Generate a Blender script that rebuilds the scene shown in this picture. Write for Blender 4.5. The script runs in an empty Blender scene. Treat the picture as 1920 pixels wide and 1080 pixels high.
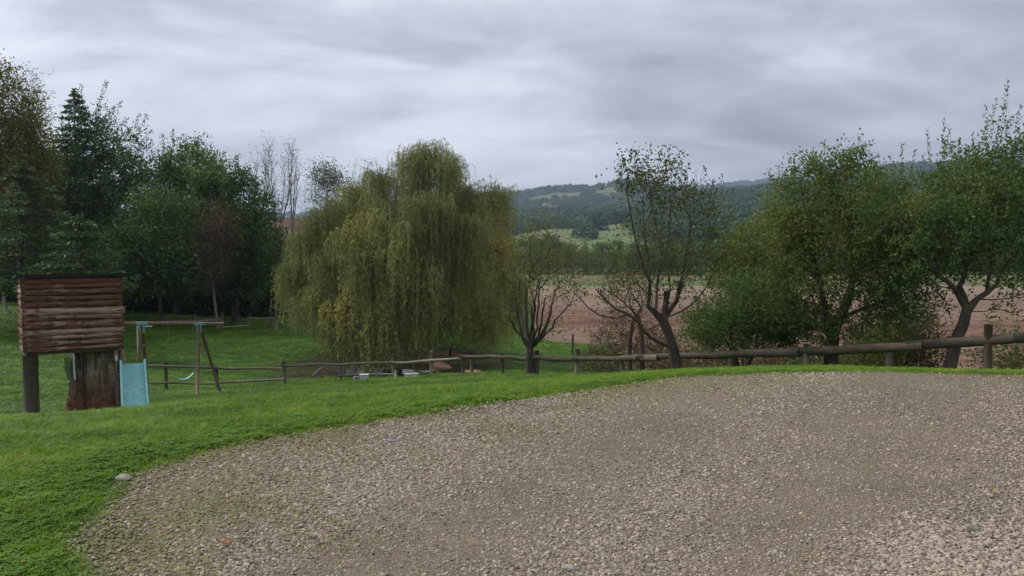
import bpy, bmesh, math
import numpy as np
from mathutils import Vector

# ------------------------------------------------------------------ camera
SC = bpy.context.scene
F = 1478.0                      # focal length in photograph pixels
PITCH = math.atan(70.0 / F)
CAMZ = 1.6
HAZE = 0.00022
cam = bpy.data.cameras.new('camera')
camo = bpy.data.objects.new('camera', cam)
SC.collection.objects.link(camo)
cam.sensor_width = 36.0
cam.lens = 36.0 * F / 1920.0
cam.clip_start = 0.1
cam.clip_end = 20000
camo.location = (0, 0, CAMZ)
camo.rotation_euler = (math.pi / 2 - PITCH, 0, 0)
SC.camera = camo
# ------------------------------------------------------------------ world
SUN_EL, SUN_AZ = math.radians(42), math.radians(-62)       # azimuth from +Y, negative = left
world = bpy.data.worlds.new('World')
SC.world = world
world.use_nodes = True
wn, wl = world.node_tree.nodes, world.node_tree.links
wn.clear()


def wnode(t, **kw):
    n = wn.new(t)
    for k, v in kw.items():
        setattr(n, k, v)
    return n


wout = wnode('ShaderNodeOutputWorld')
wbg = wnode('ShaderNodeBackground')
wbg.inputs['Strength'].default_value = 0.1
sky = wnode('ShaderNodeTexSky', sky_type='NISHITA', sun_disc=False)
sky.sun_elevation = SUN_EL
sky.sun_rotation = SUN_AZ
tc = wnode('ShaderNodeTexCoord')
sep = wnode('ShaderNodeSeparateXYZ')
wl.new(tc.outputs['Generated'], sep.inputs[0])


def wmath(op, a, b=None, c=None, clamp=False):
    n = wn.new('ShaderNodeMath')
    n.operation = op
    n.use_clamp = clamp
    for i, v in enumerate((a, b, c)):
        if v is None:
            continue
        if isinstance(v, (int, float)):
            n.inputs[i].default_value = v
        else:
            wl.new(v, n.inputs[i])
    return n.outputs[0]


zz = wmath('MAXIMUM', sep.outputs[2], 0.0)
den = wmath('ADD', zz, 0.27)
cu = wmath('DIVIDE', sep.outputs[0], den)
cv = wmath('DIVIDE', sep.outputs[1], den)
comb = wnode('ShaderNodeCombineXYZ')
wl.new(cu, comb.inputs[0])
wl.new(cv, comb.inputs[1])
comb.inputs[2].default_value = 3.7


def wnoise(scale, detail, rough, dist, sx=1, sy=1, off=0.0):
    m = wnode('ShaderNodeMapping')
    m.inputs['Scale'].default_value = (sx, sy, 1)
    m.inputs['Location'].default_value = (off, off * 1.7, off)
    wl.new(comb.outputs[0], m.inputs[0])
    n = wnode('ShaderNodeTexNoise')
    n.inputs['Scale'].default_value = scale
    n.inputs['Detail'].default_value = detail
    n.inputs['Roughness'].default_value = rough
    n.inputs['Distortion'].default_value = dist
    wl.new(m.outputs[0], n.inputs['Vector'])
    return n.outputs[0]


n1 = wnoise(0.85, 7, 0.55, 0.5, 0.9, 0.95, 2.3)
n2 = wnoise(2.3, 9, 0.60, 0.5, 0.8, 1.25, 7.1)
n3 = wnoise(0.27, 2, 0.5, 0.0, 1, 1, 4.0)
mixn = wmath('ADD', wmath('MULTIPLY', n1, 0.50), wmath('ADD', wmath('MULTIPLY', n2, 0.34), wmath('MULTIPLY', n3, 0.16)))
# the cloud sheet is thinner, so brighter, towards the hidden sun
sd = (math.sin(SUN_AZ) * math.cos(SUN_EL), math.cos(SUN_AZ) * math.cos(SUN_EL), math.sin(SUN_EL))
dot = wmath('ADD', wmath('ADD', wmath('MULTIPLY', sep.outputs[0], sd[0]), wmath('MULTIPLY', sep.outputs[1], sd[1])),
            wmath('MULTIPLY', zz, sd[2]))
fac = wmath('ADD', mixn, wmath('MULTIPLY', wmath('SUBTRACT', dot, 0.45), 0.17))
hb = wmath('MULTIPLY', wmath('SUBTRACT', 1.0, wmath('MULTIPLY', zz, 6.0), None, True), 0.10)
fac = wmath('ADD', fac, hb)
ramp = wnode('ShaderNodeValToRGB')
wl.new(fac, ramp.inputs[0])
el = ramp.color_ramp.elements
el[0].position = 0.385
el[0].color = (2.35 / 8, 2.42 / 8, 2.75 / 8, 1)
el[1].position = 0.63
el[1].color = (7.3 / 8, 7.35 / 8, 7.8 / 8, 1)
e = el.new(0.465)
e.color = (3.75 / 8, 3.85 / 8, 4.3 / 8, 1)
e = el.new(0.535)
e.color = (5.5 / 8, 5.6 / 8, 6.1 / 8, 1)
vm = wnode('ShaderNodeVectorMath', operation='SCALE')
wl.new(ramp.outputs[0], vm.inputs[0])
vm.inputs['Scale'].default_value = 8.0
mixw = wnode('ShaderNodeMixRGB')
mixw.inputs[0].default_value = 0.94
wl.new(sky.outputs[0], mixw.inputs[1])
wl.new(vm.outputs[0], mixw.inputs[2])
wl.new(mixw.outputs[0], wbg.inputs['Color'])
wl.new(wbg.outputs[0], wout.inputs[0])
# ------------------------------------------------------------------ sun behind cloud
sun = bpy.data.lights.new('sun', 'SUN')
sun.energy = 1.5
sun.angle = math.radians(14)
sun.color = (1.0, 0.96, 0.9)
suno = bpy.data.objects.new('sun', sun)
suno.rotation_euler = Vector(sd).to_track_quat('Z', 'Y').to_euler()
SC.collection.objects.link(suno)
SC.view_settings.view_transform = 'Standard'
SC.view_settings.look = 'None'
SC.view_settings.gamma = 1
SC.view_settings.exposure = 0.66
SC.view_settings.use_curve_mapping = False
SC.cycles.max_bounces = 6
SC.cycles.diffuse_bounces = 3
SC.cycles.glossy_bounces = 2
SC.cycles.transmission_bounces = 3
SC.cycles.volume_bounces = 0
SC.cycles.use_denoising = True

# ------------------------------------------------------------------ helpers
COL = SC.collection
sp, cp = math.sin(PITCH), math.cos(PITCH)


def P(px, py, d):
    """point seen at pixel (px, py) of the photograph, at distance d along +Y"""
    a = (px - 960.0) / F
    b = (540.0 - py) / F
    ry = cp + b * sp
    rz = -sp + b * cp
    k = d / ry
    return np.array([a * k, d, CAMZ + rz * k])


def X(px, d):
    return (px - 960.0) / F * d


class Vec:
    pass


_rs = np.random.RandomState(11)
# smooth value noise (periodic lattice, bilinear/bicubic) used for terrain
_LAT = _rs.rand(64, 64)


def vnoise(x, y):
    x = np.asarray(x, float)
    y = np.asarray(y, float)
    xi = np.floor(x).astype(int)
    yi = np.floor(y).astype(int)
    fx = x - xi
    fy = y - yi
    fx = fx * fx * (3 - 2 * fx)
    fy = fy * fy * (3 - 2 * fy)
    a = _LAT[xi % 64, yi % 64]
    b = _LAT[(xi + 1) % 64, yi % 64]
    c = _LAT[xi % 64, (yi + 1) % 64]
    d = _LAT[(xi + 1) % 64, (yi + 1) % 64]
    return (a * (1 - fx) + b * fx) * (1 - fy) + (c * (1 - fx) + d * fx) * fy - 0.5


def fbm(x, y, o=4):
    s = 0
    a = 1.0
    for i in range(o):
        s = s + a * vnoise(x * 2 ** i + 13.1 * i, y * 2 ** i + 7.7 * i)
        a *= 0.5
    return s


# ------------------------------------------------------------------ terrain height
CP = []   # (px, depth, z)
for px in (-300, 200, 700, 1200, 1700, 2300):
    for d in (1.0, 2.5, 4.5, 6.5):
        CP.append((px, d, 0.0))
CP += [(900, 8.5, 0), (1300, 9.6, 0), (1600, 10.2, 0), (1920, 10.3, 0), (2400, 10.3, -.1), (640, 7.6, -.02), (300, 8.0, -.14),
       (-100, 8.0, -.2), (-300, 9.5, -.42)]
CP += [(0, 10, -.56), (200, 11, -.68), (450, 13, -.84), (650, 13.5, -.86), (900, 13.5, -.74), (1150, 13, -.51), (1400, 12, -.22), (1800, 11.2, -.12)]
CP += [(50, 15, -1.7), (-300, 15, -1.8), (250, 15, -1.55), (450, 18, -1.9), (330, 22, -2.4), (300, 26, -3.0), (530, 27, -3.02),
       (635, 28, -3.05), (735, 28, -2.98), (808, 27, -2.75), (880, 25, -2.35), (942, 23, -2.06), (1007, 21.5, -1.85),
       (1083, 20, -1.62), (1205, 18, -1.25), (1380, 16.5, -.95), (1515, 15, -.7), (1672, 14, -.52), (1857, 13, -.4), (2150, 12.6, -.4)]
CP += [(400, 40, -3.4), (400, 50, -3.25), (300, 60, -3.25), (100, 40, -3.0), (10, 25, -2.35), (10, 45, -2.4), (-300, 40, -2.2),
       (740, 34, -3.75), (740, 40, -3.7), (850, 45, -3.35), (920, 55, -4.0), (1100, 40, -4.05), (1083, 29, -2.95), (1050, 54, -4.6),
       (1300, 28, -3.2), (1600, 26, -3.0), (1900, 22, -2.3), (1900, 38, -4.4), (2200, 30, -3.4)]
for px in (1000, 1300, 1600, 1950, 2300):
    for d in (62, 100, 150):
        CP.append((px, d, -4.6))
    CP.append((px, 205, -4.1))
CP += [(700, 100, -4.2), (400, 100, -3.2), (0, 100, -2), (-400, 100, -1), (700, 205, -4), (300, 205, -3.5), (-300, 205, -2)]
CP = np.array(CP)


def _uv(x, y):
    return x / (y + 1.5) * 1.6, np.log(y + 3.0)


_cx = X(CP[:, 0], CP[:, 1])
_cu, _cv = _uv(_cx, CP[:, 1])


def _U(r2):
    return 0.5 * r2 * np.log(r2 + 1e-9)


_n = len(CP)
_K = _U((_cu[:, None] - _cu[None]) ** 2 + (_cv[:, None] - _cv[None]) ** 2) + np.eye(_n) * 0.0006
_Pm = np.stack([np.ones(_n), _cu, _cv], 1)
_A = np.block([[_K, _Pm], [_Pm.T, np.zeros((3, 3))]])
_W = np.linalg.solve(_A, np.concatenate([CP[:, 2], np.zeros(3)]))

HP_D = np.log(np.array([205, 350, 600, 1200, 2200, 4000, 6500.]))
HP_PX = np.array([-2500, -800, 0, 500, 950, 1060, 1190, 1300, 1400, 1440, 1700, 2000, 2800, 4500.])
HP_Y = np.array([[512, 480, 450, 430, 410, 415, 440],
                 [512, 480, 450, 430, 410, 415, 440],
                 [512, 480, 440, 412, 388, 395, 440],
                 [512, 485, 445, 420, 404, 410, 440],
                 [512, 482, 440, 412, 369, 380, 440],
                 [512, 478, 430, 404, 355, 368, 440],
                 [512, 472, 417, 398, 347, 362, 430],
                 [512, 468, 418, 374, 366, 356, 430],
                 [512, 466, 415, 369, 366, 346, 430],
                 [512, 466, 412, 364, 364, 341, 430],
                 [512, 462, 405, 342, 312, 330, 430],
                 [512, 460, 400, 330, 296, 320, 430],
                 [512, 460, 400, 330, 290, 320, 430],
                 [512, 460, 400, 330, 290, 320, 430.]])


def tps(x, y):
    yy = np.maximum(y, 0.3)
    u, v = _uv(x, yy)
    u = np.clip(u, -1.75, 1.75)
    out = np.zeros(x.shape)
    CH = 20000
    for i in range(0, len(x), CH):
        uu, vv = u[i:i + CH], v[i:i + CH]
        r2 = (uu[:, None] - _cu[None]) ** 2 + (vv[:, None] - _cv[None]) ** 2
        out[i:i + CH] = _U(r2) @ _W[:_n] + _W[_n] + _W[_n + 1] * uu + _W[_n + 2] * vv
    return out


def hill_h(px, d):
    ld = np.log(d)
    # interpolate the table bilinearly with smooth distance steps
    yi = np.clip(np.searchsorted(HP_PX, px) - 1, 0, len(HP_PX) - 2)
    t = np.clip((px - HP_PX[yi]) / (HP_PX[yi + 1] - HP_PX[yi]), 0, 1)
    t = t * t * (3 - 2 * t)
    di = np.clip(np.searchsorted(HP_D, ld) - 1, 0, len(HP_D) - 2)
    s = np.clip((ld - HP_D[di]) / (HP_D[di + 1] - HP_D[di]), 0, 1)
    s = s * s * (3 - 2 * s)
    a = HP_Y[yi, di] * (1 - t) + HP_Y[yi + 1, di] * t
    b = HP_Y[yi, di + 1] * (1 - t) + HP_Y[yi + 1, di + 1] * t
    py = a * (1 - s) + b * s
    return CAMZ + (470 - py) / F * d


def H(x, y):
    x = np.atleast_1d(np.asarray(x, float)).copy()
    y = np.atleast_1d(np.asarray(y, float)).copy()
    shp = x.shape
    x = x.ravel()
    y = y.ravel()
    h = np.zeros(len(x))
    near = y < 215
    h[near] = tps(x[near], y[near])
    k = np.clip((y - 1.0) / 2.5, 0, 1)
    h = h * k * k * (3 - 2 * k)
    far = y > 195
    if far.any():
        xf, yf = x[far], y[far]
        px = 960 + xf / yf * F
        hh = hill_h(px, yf)
        amp = np.clip((yf - 250) / 900, 0, 1)
        hh = hh + amp * (fbm(xf / 420., yf / 420., 4) * 14)
        w = np.clip((yf - 195) / 20, 0, 1)
        h[far] = h[far] * (1 - w) + hh * w
    # small unevenness of the turf
    am = np.clip((y - 5) / 20, 0, 1) * np.clip(1 - (y - 60) / 100, 0, 1)
    h = h + am * (0.10 * fbm(x / 2.2, y / 2.2, 3))
    return h.reshape(shp)


def h1(x, y):
    return float(H(np.array([x]), np.array([y]))[0])


# ------------------------------------------------------------------ mesh helpers
def mesh_np(name, verts, faces, smooth=False, attrs=None):
    """faces: (n,k) int array, or list of such arrays"""
    me = bpy.data.meshes.new(name)
    verts = np.asarray(verts, np.float32).reshape(-1, 3)
    fl = faces if isinstance(faces, list) else [faces]
    fl = [np.asarray(f, np.int32) for f in fl if len(f)]
    me.vertices.add(len(verts))
    me.vertices.foreach_set('co', verts.ravel())
    loops = np.concatenate([f.ravel() for f in fl])
    sizes = np.concatenate([np.full(len(f), f.shape[1], np.int32) for f in fl])
    starts = np.concatenate([[0], np.cumsum(sizes)[:-1]]).astype(np.int32)
    me.loops.add(len(loops))
    me.loops.foreach_set('vertex_index', loops)
    me.polygons.add(len(sizes))
    me.polygons.foreach_set('loop_start', starts)
    me.polygons.foreach_set('loop_total', sizes)
    me.polygons.foreach_set('use_smooth', np.full(len(sizes), smooth, bool))
    if attrs:
        for k, (dom, val) in attrs.items():
            a = me.attributes.new(k, 'FLOAT', dom)
            a.data.foreach_set('value', np.asarray(val, np.float32))
    me.update(calc_edges=True)
    me.validate()
    return me


def link(name, me, mat=None, parent=None, loc=None, rot=None):
    o = bpy.data.objects.new(name, me)
    COL.objects.link(o)
    if mat is not None and me is not None:
        if not me.materials:
            me.materials.append(mat)
    if parent is not None:
        o.parent = parent
    if loc is not None:
        o.location = loc
    if rot is not None:
        o.rotation_euler = rot
    return o


def tag(o, label=None, cat=None, group=None, kind=None):
    if label:
        o['label'] = label
    if cat:
        o['category'] = cat
    if group:
        o['group'] = group
    if kind:
        o['kind'] = kind
    return o


def empty(name, loc, label, cat, group=None, rotz=0):
    o = bpy.data.objects.new(name, None)
    o.empty_display_size = 0.2
    COL.objects.link(o)
    o.location = loc
    o.rotation_euler = (0, 0, rotz)
    return tag(o, label, cat, group)


class MB:
    """mesh collector"""

    def __init__(s):
        s.v, s.f, s.n = [], {}, 0

    def add(s, v, f):
        v = np.asarray(v, float).reshape(-1, 3)
        f = np.asarray(f, int)
        s.v.append(v)
        s.f.setdefault(f.shape[1], []).append(f + s.n)
        s.n += len(v)

    def box(s, c, size, rot=None):
        h = np.array(size) / 2
        v = np.array([[a, b, d] for a in (-1, 1) for b in (-1, 1) for d in (-1, 1)]) * h
        if rot is not None:
            v = v @ np.asarray(rot).T
        v = v + np.asarray(c)
        f = [[0, 1, 3, 2], [4, 6, 7, 5], [0, 4, 5, 1], [2, 3, 7, 6], [0, 2, 6, 4], [1, 5, 7, 3]]
        s.add(v, f)

    def tube(s, pts, rad, k=6, caps=True, wob=0, rng=None, squash=1.0):
        pts = np.asarray(pts, float)
        n = len(pts)
        rad = np.broadcast_to(np.asarray(rad, float), (n,))
        t = np.gradient(pts, axis=0)
        t /= np.linalg.norm(t, axis=1)[:, None] + 1e-9
        ref = np.array([0, 0, 1.0]) if abs(t[:, 2]).mean() < 0.8 else np.array([1.0, 0, 0])
        a = np.cross(t, ref)
        a /= np.linalg.norm(a, axis=1)[:, None] + 1e-9
        b = np.cross(t, a)
        th = np.arange(k) / k * 2 * np.pi
        r = rad[:, None] * np.ones((1, k))
        if wob and rng is not None:
            r = r * (1 + wob * rng.randn(n, k))
        v = pts[:, None] + r[..., None] * (a[:, None] * np.cos(th)[None, :, None] + squash * b[:, None] * np.sin(th)[None, :, None])
        i = np.arange(n - 1)[:, None] * k
        j = np.arange(k)[None]
        j2 = (j + 1) % k
        f = np.stack([i + j, i + j2, i + k + j2, i + k + j], -1).reshape(-1, 4)
        s.add(v.reshape(-1, 3), f)
        if caps:
            base = s.n - n * k
            s.f.setdefault(k, []).append(np.array([[base + q for q in range(k)]]))
            s.f.setdefault(k, []).append(np.array([[base + (n - 1) * k + q for q in reversed(range(k))]]))

    def mesh(s, name, smooth=False, attrs=None, origin=None):
        v = np.concatenate(s.v)
        if origin is not None:
            v = v - np.asarray(origin)
        return mesh_np(name, v, [np.concatenate(x) for x in s.f.values()], smooth, attrs)

    def build(s, name, mat, parent=None, smooth=False, origin=None, loc=None):
        return link(name, s.mesh(name, smooth, None, origin), mat, parent, loc)


# ------------------------------------------------------------------ materials
class M:
    def __init__(s, name):
        s.m = bpy.data.materials.new(name)
        s.m.use_nodes = True
        s.t = s.m.node_tree
        s.t.nodes.clear()
        s.out = s.t.nodes.new('ShaderNodeOutputMaterial')

    def n(s, typ, ins=None, **kw):
        x = s.t.nodes.new(typ)
        for k, v in kw.items():
            setattr(x, k, v)
        for k, v in (ins or {}).items():
            if hasattr(v, 'is_linked') or isinstance(v, bpy.types.NodeSocket):
                s.t.links.new(v, x.inputs[k])
            else:
                x.inputs[k].default_value = v
        return x

    def noise(s, scale, detail=4, rough=0.55, vec=None, dist=0.0):
        i = {'Scale': scale, 'Detail': detail, 'Roughness': rough, 'Distortion': dist}
        if vec is not None:
            i['Vector'] = vec
        return s.n('ShaderNodeTexNoise', i).outputs[0]

    def coord(s, kind='Object', scale=None):
        c = s.n('ShaderNodeTexCoord').outputs[kind]
        if scale is not None:
            c = s.n('ShaderNodeMapping', {'Vector': c, 'Scale': scale}).outputs[0]
        return c

    def ramp(s, fac, stops):
        r = s.n('ShaderNodeValToRGB', {'Fac': fac})
        e = r.color_ramp.elements
        while len(e) > 1:
            e.remove(e[-1])
        e[0].position, e[0].color = stops[0][0], (*stops[0][1], 1)
        for p, c in stops[1:]:
            q = e.new(p)
            q.color = (*c, 1)
        return r.outputs[0]

    def mix(s, fac, a, b, blend='MIX'):
        x = s.n('ShaderNodeMixRGB', {}, blend_type=blend)
        for k, v in (('Fac', fac), ('Color1', a), ('Color2', b)):
            if isinstance(v, bpy.types.NodeSocket):
                s.t.links.new(v, x.inputs[k])
            elif isinstance(v, (tuple, list)):
                x.inputs[k].default_value = (*v, 1)
            else:
                x.inputs[k].default_value = v
        return x.outputs[0]

    def math(s, op, a, b=None, clamp=False):
        x = s.n('ShaderNodeMath', {}, operation=op, use_clamp=clamp)
        for i, v in enumerate((a, b)):
            if v is None:
                continue
            if isinstance(v, bpy.types.NodeSocket):
                s.t.links.new(v, x.inputs[i])
            else:
                x.inputs[i].default_value = v
        return x.outputs[0]

    def attr(s, name, inst=False):
        x = s.n('ShaderNodeAttribute', {}, attribute_name=name, attribute_type='INSTANCER' if inst else 'GEOMETRY')
        return x.outputs['Fac']

    def bump(s, h, strength=0.5, dist=0.02):
        return s.n('ShaderNodeBump', {'Height': h, 'Strength': strength, 'Distance': dist}).outputs[0]

    def pr(s, col, rough=0.8, normal=None, spec=0.3, **kw):
        i = {'Roughness': rough, 'Specular IOR Level': spec}
        i['Base Color'] = col if isinstance(col, bpy.types.NodeSocket) else (*col, 1)
        if normal is not None:
            i['Normal'] = normal
        i.update(kw)
        x = s.n('ShaderNodeBsdfPrincipled', i)
        return x.outputs[0]

    def done(s, sh):
        s.t.links.new(sh, s.out.inputs[0])
        return s.m


LEAF_GAIN = {'grass_blade': (1.35, 1.12, 1.4), 'clover_leaf': (1.35, 1.1, 1.2), 'leaf_dark': (3.1, 2.3, 2.3), 'leaf_apple': (2.5, 2.0, 2.2), 'leaf_apple_deep': (2.6, 1.9, 1.9), 'leaf_shoot': (1.3, 1.2, 1.1), 'leaf_maple': (3.3, 2.5, 2.4), 'leaf_spruce': (3.1, 2.4, 1.7),
             'leaf_willow': (2.7, 2.6, 3.6), 'leaf_far': (2.1, 2.2, 2.0), 'leaf_far_deep': (2.0, 2.1, 2.0), 'leaf_wood': (1.5, 2.0, 2.0), 'leaf_autumn': (1.7, 1.75, 1.6), 'leaf_pear': (1.5, 1.45, 1.3),
             'leaf_poplar': (1.1, 1.1, 1.1)}


def leaf_mat(name, stops, trans=0.35, clump=0.6, tcol=None, inst=False, rough=0.5):
    """stops: ramp colours over a per-leaf random value mixed with a clump noise"""
    m = M(name)
    v = m.attr('v', inst)
    c = m.noise(clump, 3, 0.6, m.n('ShaderNodeNewGeometry').outputs['Position'])
    f = m.math('ADD', m.math('MULTIPLY', v, 0.5), m.math('MULTIPLY', m.math('SUBTRACT', c, 0.25), 1.0))
    g_ = LEAF_GAIN.get(name, (1.35, 1.30, 1.15))
    col = m.ramp(f, [(p_, tuple(a * b for a, b in zip(q_, g_))) for p_, q_ in stops])
    p = m.pr(col, rough, spec=0.18)
    t = m.n('ShaderNodeBsdfTranslucent')
    tc_ = m.mix(1.0, col, tcol or (1.0, 1.1, 0.5), 'MULTIPLY')
    m.t.links.new(tc_, t.inputs['Color'])
    mx = m.n('ShaderNodeMixShader', {'Fac': trans})
    m.t.links.new(p, mx.inputs[1])
    m.t.links.new(t.outputs[0], mx.inputs[2])
    return m.done(mx.outputs[0])


def bark_mat(name, dark, light, scale=6.0, moss=None):
    m = M(name)
    co = m.coord('Object', (1, 1, 0.28))
    a = m.noise(scale, 6, 0.65, co, 0.4)
    b = m.noise(scale * 4, 4, 0.6, co)
    f = m.math('ADD', m.math('MULTIPLY', a, 0.65), m.math('MULTIPLY', b, 0.35))
    col = m.ramp(f, [(0.32, dark), (0.62, light)])
    if moss:
        g = m.noise(1.7, 3, 0.6, m.coord('Object'))
        col = m.mix(m.math('MULTIPLY', m.math('SUBTRACT', g, 0.5, True), 3, True), col, moss)
    return m.done(m.pr(col, 0.9, m.bump(f, 0.7, 0.02)))


MAT = {}
MAT['bark_dark'] = bark_mat('bark_dark', (.026, .020, .015), (.115, .092, .070), 7)
MAT['bark_apple'] = bark_mat('bark_apple', (.030, .024, .018), (.135, .115, .085), 8, (.10, .11, .06))
MAT['bark_grey'] = bark_mat('bark_grey', (.10, .09, .08), (.24, .22, .19), 7)
MAT['bark_pale'] = bark_mat('bark_pale', (.16, .14, .11), (.42, .39, .33), 5)
MAT['bark_willow'] = bark_mat('bark_willow', (.10, .10, .035), (.24, .22, .09), 9)
MAT['bark_twig'] = bark_mat('bark_twig', (.06, .038, .028), (.17, .12, .09), 9)
MAT['leaf_lush'] = leaf_mat('leaf_lush', [(.2, (.05, .13, .015)), (.5, (.10, .22, .025)), (.9, (.17, .30, .04))])
MAT['leaf_far_deep'] = leaf_mat('leaf_far_deep', [(.2, (.022, .045, .022)), (.5, (.04, .075, .032)), (.9, (.08, .11, .045))], .25, .06)
MAT['leaf_apple'] = leaf_mat('leaf_apple', [(.2, (.030, .060, .018)), (.45, (.052, .092, .026)), (.68, (.085, .125, .038)), (.85, (.16, .17, .045)), (.97, (.26, .17, .04))])
MAT['leaf_apple_deep'] = leaf_mat('leaf_apple_deep', [(.2, (.022, .058, .022)), (.45, (.040, .090, .030)), (.70, (.070, .125, .040)), (.92, (.13, .16, .05))])
MAT['leaf_shoot'] = leaf_mat('leaf_shoot', [(.2, (.040, .10, .040)), (.5, (.075, .155, .065)), (.9, (.12, .20, .085))])
MAT['leaf_pear'] = leaf_mat('leaf_pear', [(.2, (.035, .055, .018)), (.5, (.070, .090, .03)), (.75, (.11, .11, .04)), (.95, (.19, .14, .05))])
MAT['leaf_dark'] = leaf_mat('leaf_dark', [(.2, (.016, .036, .014)), (.45, (.026, .062, .020)), (.65, (.042, .092, .028)), (.9, (.085, .13, .04))], 0.25, .35)
MAT['leaf_shaded'] = leaf_mat('leaf_shaded', [(.2, (.014, .026, .012)), (.5, (.022, .045, .018)), (.9, (.05, .08, .03))], .1, .35)  # leaf colour darkened to paint the canopy shade onto the understorey shrubs
MAT['leaf_maple'] = leaf_mat('leaf_maple', [(.2, (.020, .046, .016)), (.45, (.034, .076, .022)), (.65, (.056, .11, .03)), (.9, (.12, .17, .05))], 0.3, .35)
MAT['leaf_spruce'] = leaf_mat('leaf_spruce', [(.2, (.014, .034, .018)), (.5, (.026, .058, .028)), (.9, (.05, .09, .036))], 0.15, .5)
MAT['leaf_autumn'] = leaf_mat('leaf_autumn', [(.2, (.055, .060, .018)), (.5, (.10, .10, .03)), (.75, (.15, .12, .04)), (.95, (.20, .12, .04))], 0.35, .4)
MAT['leaf_redbrown'] = leaf_mat('leaf_redbrown', [(.2, (.045, .026, .022)), (.5, (.075, .045, .035)), (.9, (.12, .07, .045))], 0.2, .6)
MAT['leaf_poplar'] = leaf_mat('leaf_poplar', [(.2, (.09, .11, .07)), (.5, (.14, .16, .10)), (.9, (.20, .22, .14))], 0.35, .3)
MAT['leaf_willow'] = leaf_mat('leaf_willow', [(.15, (.050, .066, .022)), (.42, (.095, .115, .035)), (.62, (.15, .165, .048)), (.8, (.24, .21, .055)), (.97, (.36, .27, .06))], 0.42, .28, (1.05, 1.05, .6))
MAT['leaf_far'] = leaf_mat('leaf_far', [(.2, (.030, .050, .022)), (.5, (.055, .085, .032)), (.7, (.085, .11, .04)), (.95, (.13, .13, .05))], 0.25, .06)
MAT['leaf_brush'] = leaf_mat('leaf_brush', [(.2, (.05, .045, .025)), (.5, (.10, .085, .045)), (.9, (.17, .13, .08))], 0.3, .6)


def wood_mat(name, dark, light, sc=(1, 1, 1), scale=14, rough=0.85):
    m = M(name)
    co = m.coord('Object', sc)
    rnd = m.n('ShaderNodeObjectInfo').outputs['Random']
    a = m.noise(scale, 6, 0.65, co, 0.5)
    b = m.noise(1.6, 3, 0.5, m.coord('Object'))
    f = m.math('ADD', m.math('MULTIPLY', a, 0.6), m.math('MULTIPLY', b, 0.4))
    col = m.ramp(f, [(0.3, dark), (0.68, light)])
    hs = m.n('ShaderNodeHueSaturation', {'Color': col, 'Value': m.math('ADD', m.math('MULTIPLY', rnd, 0.4), 0.8)})
    return m.done(m.pr(hs.outputs[0], rough, m.bump(a, 0.5, 0.012)))


MAT['wood_rail'] = wood_mat('wood_rail', (.12, .095, .07), (.34, .285, .22), (.12, .12, 1))
MAT['wood_post'] = wood_mat('wood_post', (.055, .042, .032), (.18, .145, .11), (1, 1, .1))
MAT['wood_log'] = wood_mat('wood_log', (.030, .024, .017), (.145, .12, .085), (.35, .35, 1), 20)
MAT['wood_swing'] = wood_mat('wood_swing', (.10, .065, .038), (.29, .21, .14), (.2, .2, 1))


def slab_mat():
    m = M('bark_slab')
    co = m.coord('Object', (.16, 1, 1))
    a = m.noise(16, 6, 0.7, co, 0.9)
    rnd = m.n('ShaderNodeObjectInfo').outputs['Random']
    br = m.ramp(a, [(.32, (.045, .020, .012)), (.45, (.155, .070, .042)), (.58, (.27, .145, .09)), (.70, (.47, .33, .23))])
    pl = m.ramp(m.noise(22, 5, .6, m.coord('Object', (.08, 1, 1)), .2), [(.3, (.24, .13, .08)), (.7, (.56, .43, .32))])
    # pale sapwood shows where the bark has come off
    k = m.noise(5, 6, 0.7, m.coord('Object', (.5, 2.2, 2.2)), .9)
    kk = m.math('MULTIPLY', m.math('SUBTRACT', m.math('ADD', k, m.math('MULTIPLY', m.math('SUBTRACT', rnd, .5), .22)), .53, True), 14, True)
    col = m.mix(kk, br, pl)
    hs = m.n('ShaderNodeHueSaturation', {'Color': col, 'Value': m.math('ADD', m.math('MULTIPLY', rnd, .4), .62)})
    return m.done(m.pr(hs.outputs[0], .85, m.bump(m.math('ADD', a, m.math('MULTIPLY', kk, -.3)), .8, .02)))


MAT['slab'] = slab_mat()
m = M('slab_red')
a_ = m.noise(14, 5, .6, m.coord('Object', (.1, 1, 1)), .6)
MAT['slab_red'] = m.done(m.pr(m.ramp(a_, [(.3, (.09, .035, .022)), (.7, (.22, .09, .055))]), .8, m.bump(a_, .5, .01)))
m = M('stump_bark')
co_ = m.coord('Object', (1, 1, .12))
a_ = m.noise(9, 7, .7, co_, .8)
z_ = m.n('ShaderNodeSeparateXYZ', {0: m.coord('Object')}).outputs[2]
lo = m.math('MULTIPLY', m.math('SUBTRACT', m.math('ADD', .75, m.math('MULTIPLY', m.noise(2.2, 4, .6, m.coord('Object')), .7)), z_, True), 1.6, True)
c1 = m.ramp(a_, [(.38, (.05, .036, .025)), (.5, (.23, .18, .13)), (.64, (.50, .41, .31))])
c2 = m.ramp(m.noise(6, 6, .7, m.coord('Object', (1, 1, .5)), .5), [(.34, (.08, .034, .02)), (.52, (.25, .115, .065)), (.70, (.42, .25, .16))])
MAT['stump'] = m.done(m.pr(m.mix(lo, c1, c2), .92, m.bump(a_, 1.0, .05)))


def plain(name, col, rough=.6, var=.25, scale=6, bump=.15, spec=.3):
    m = M(name)
    n = m.noise(scale, 5, .6, m.coord('Object'))
    d = tuple(c * (1 - var) for c in col)
    l = tuple(min(1, c * (1 + var)) for c in col)
    return m.done(m.pr(m.ramp(n, [(.3, d), (.7, l)]), rough, m.bump(n, bump, .01), spec))


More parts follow.
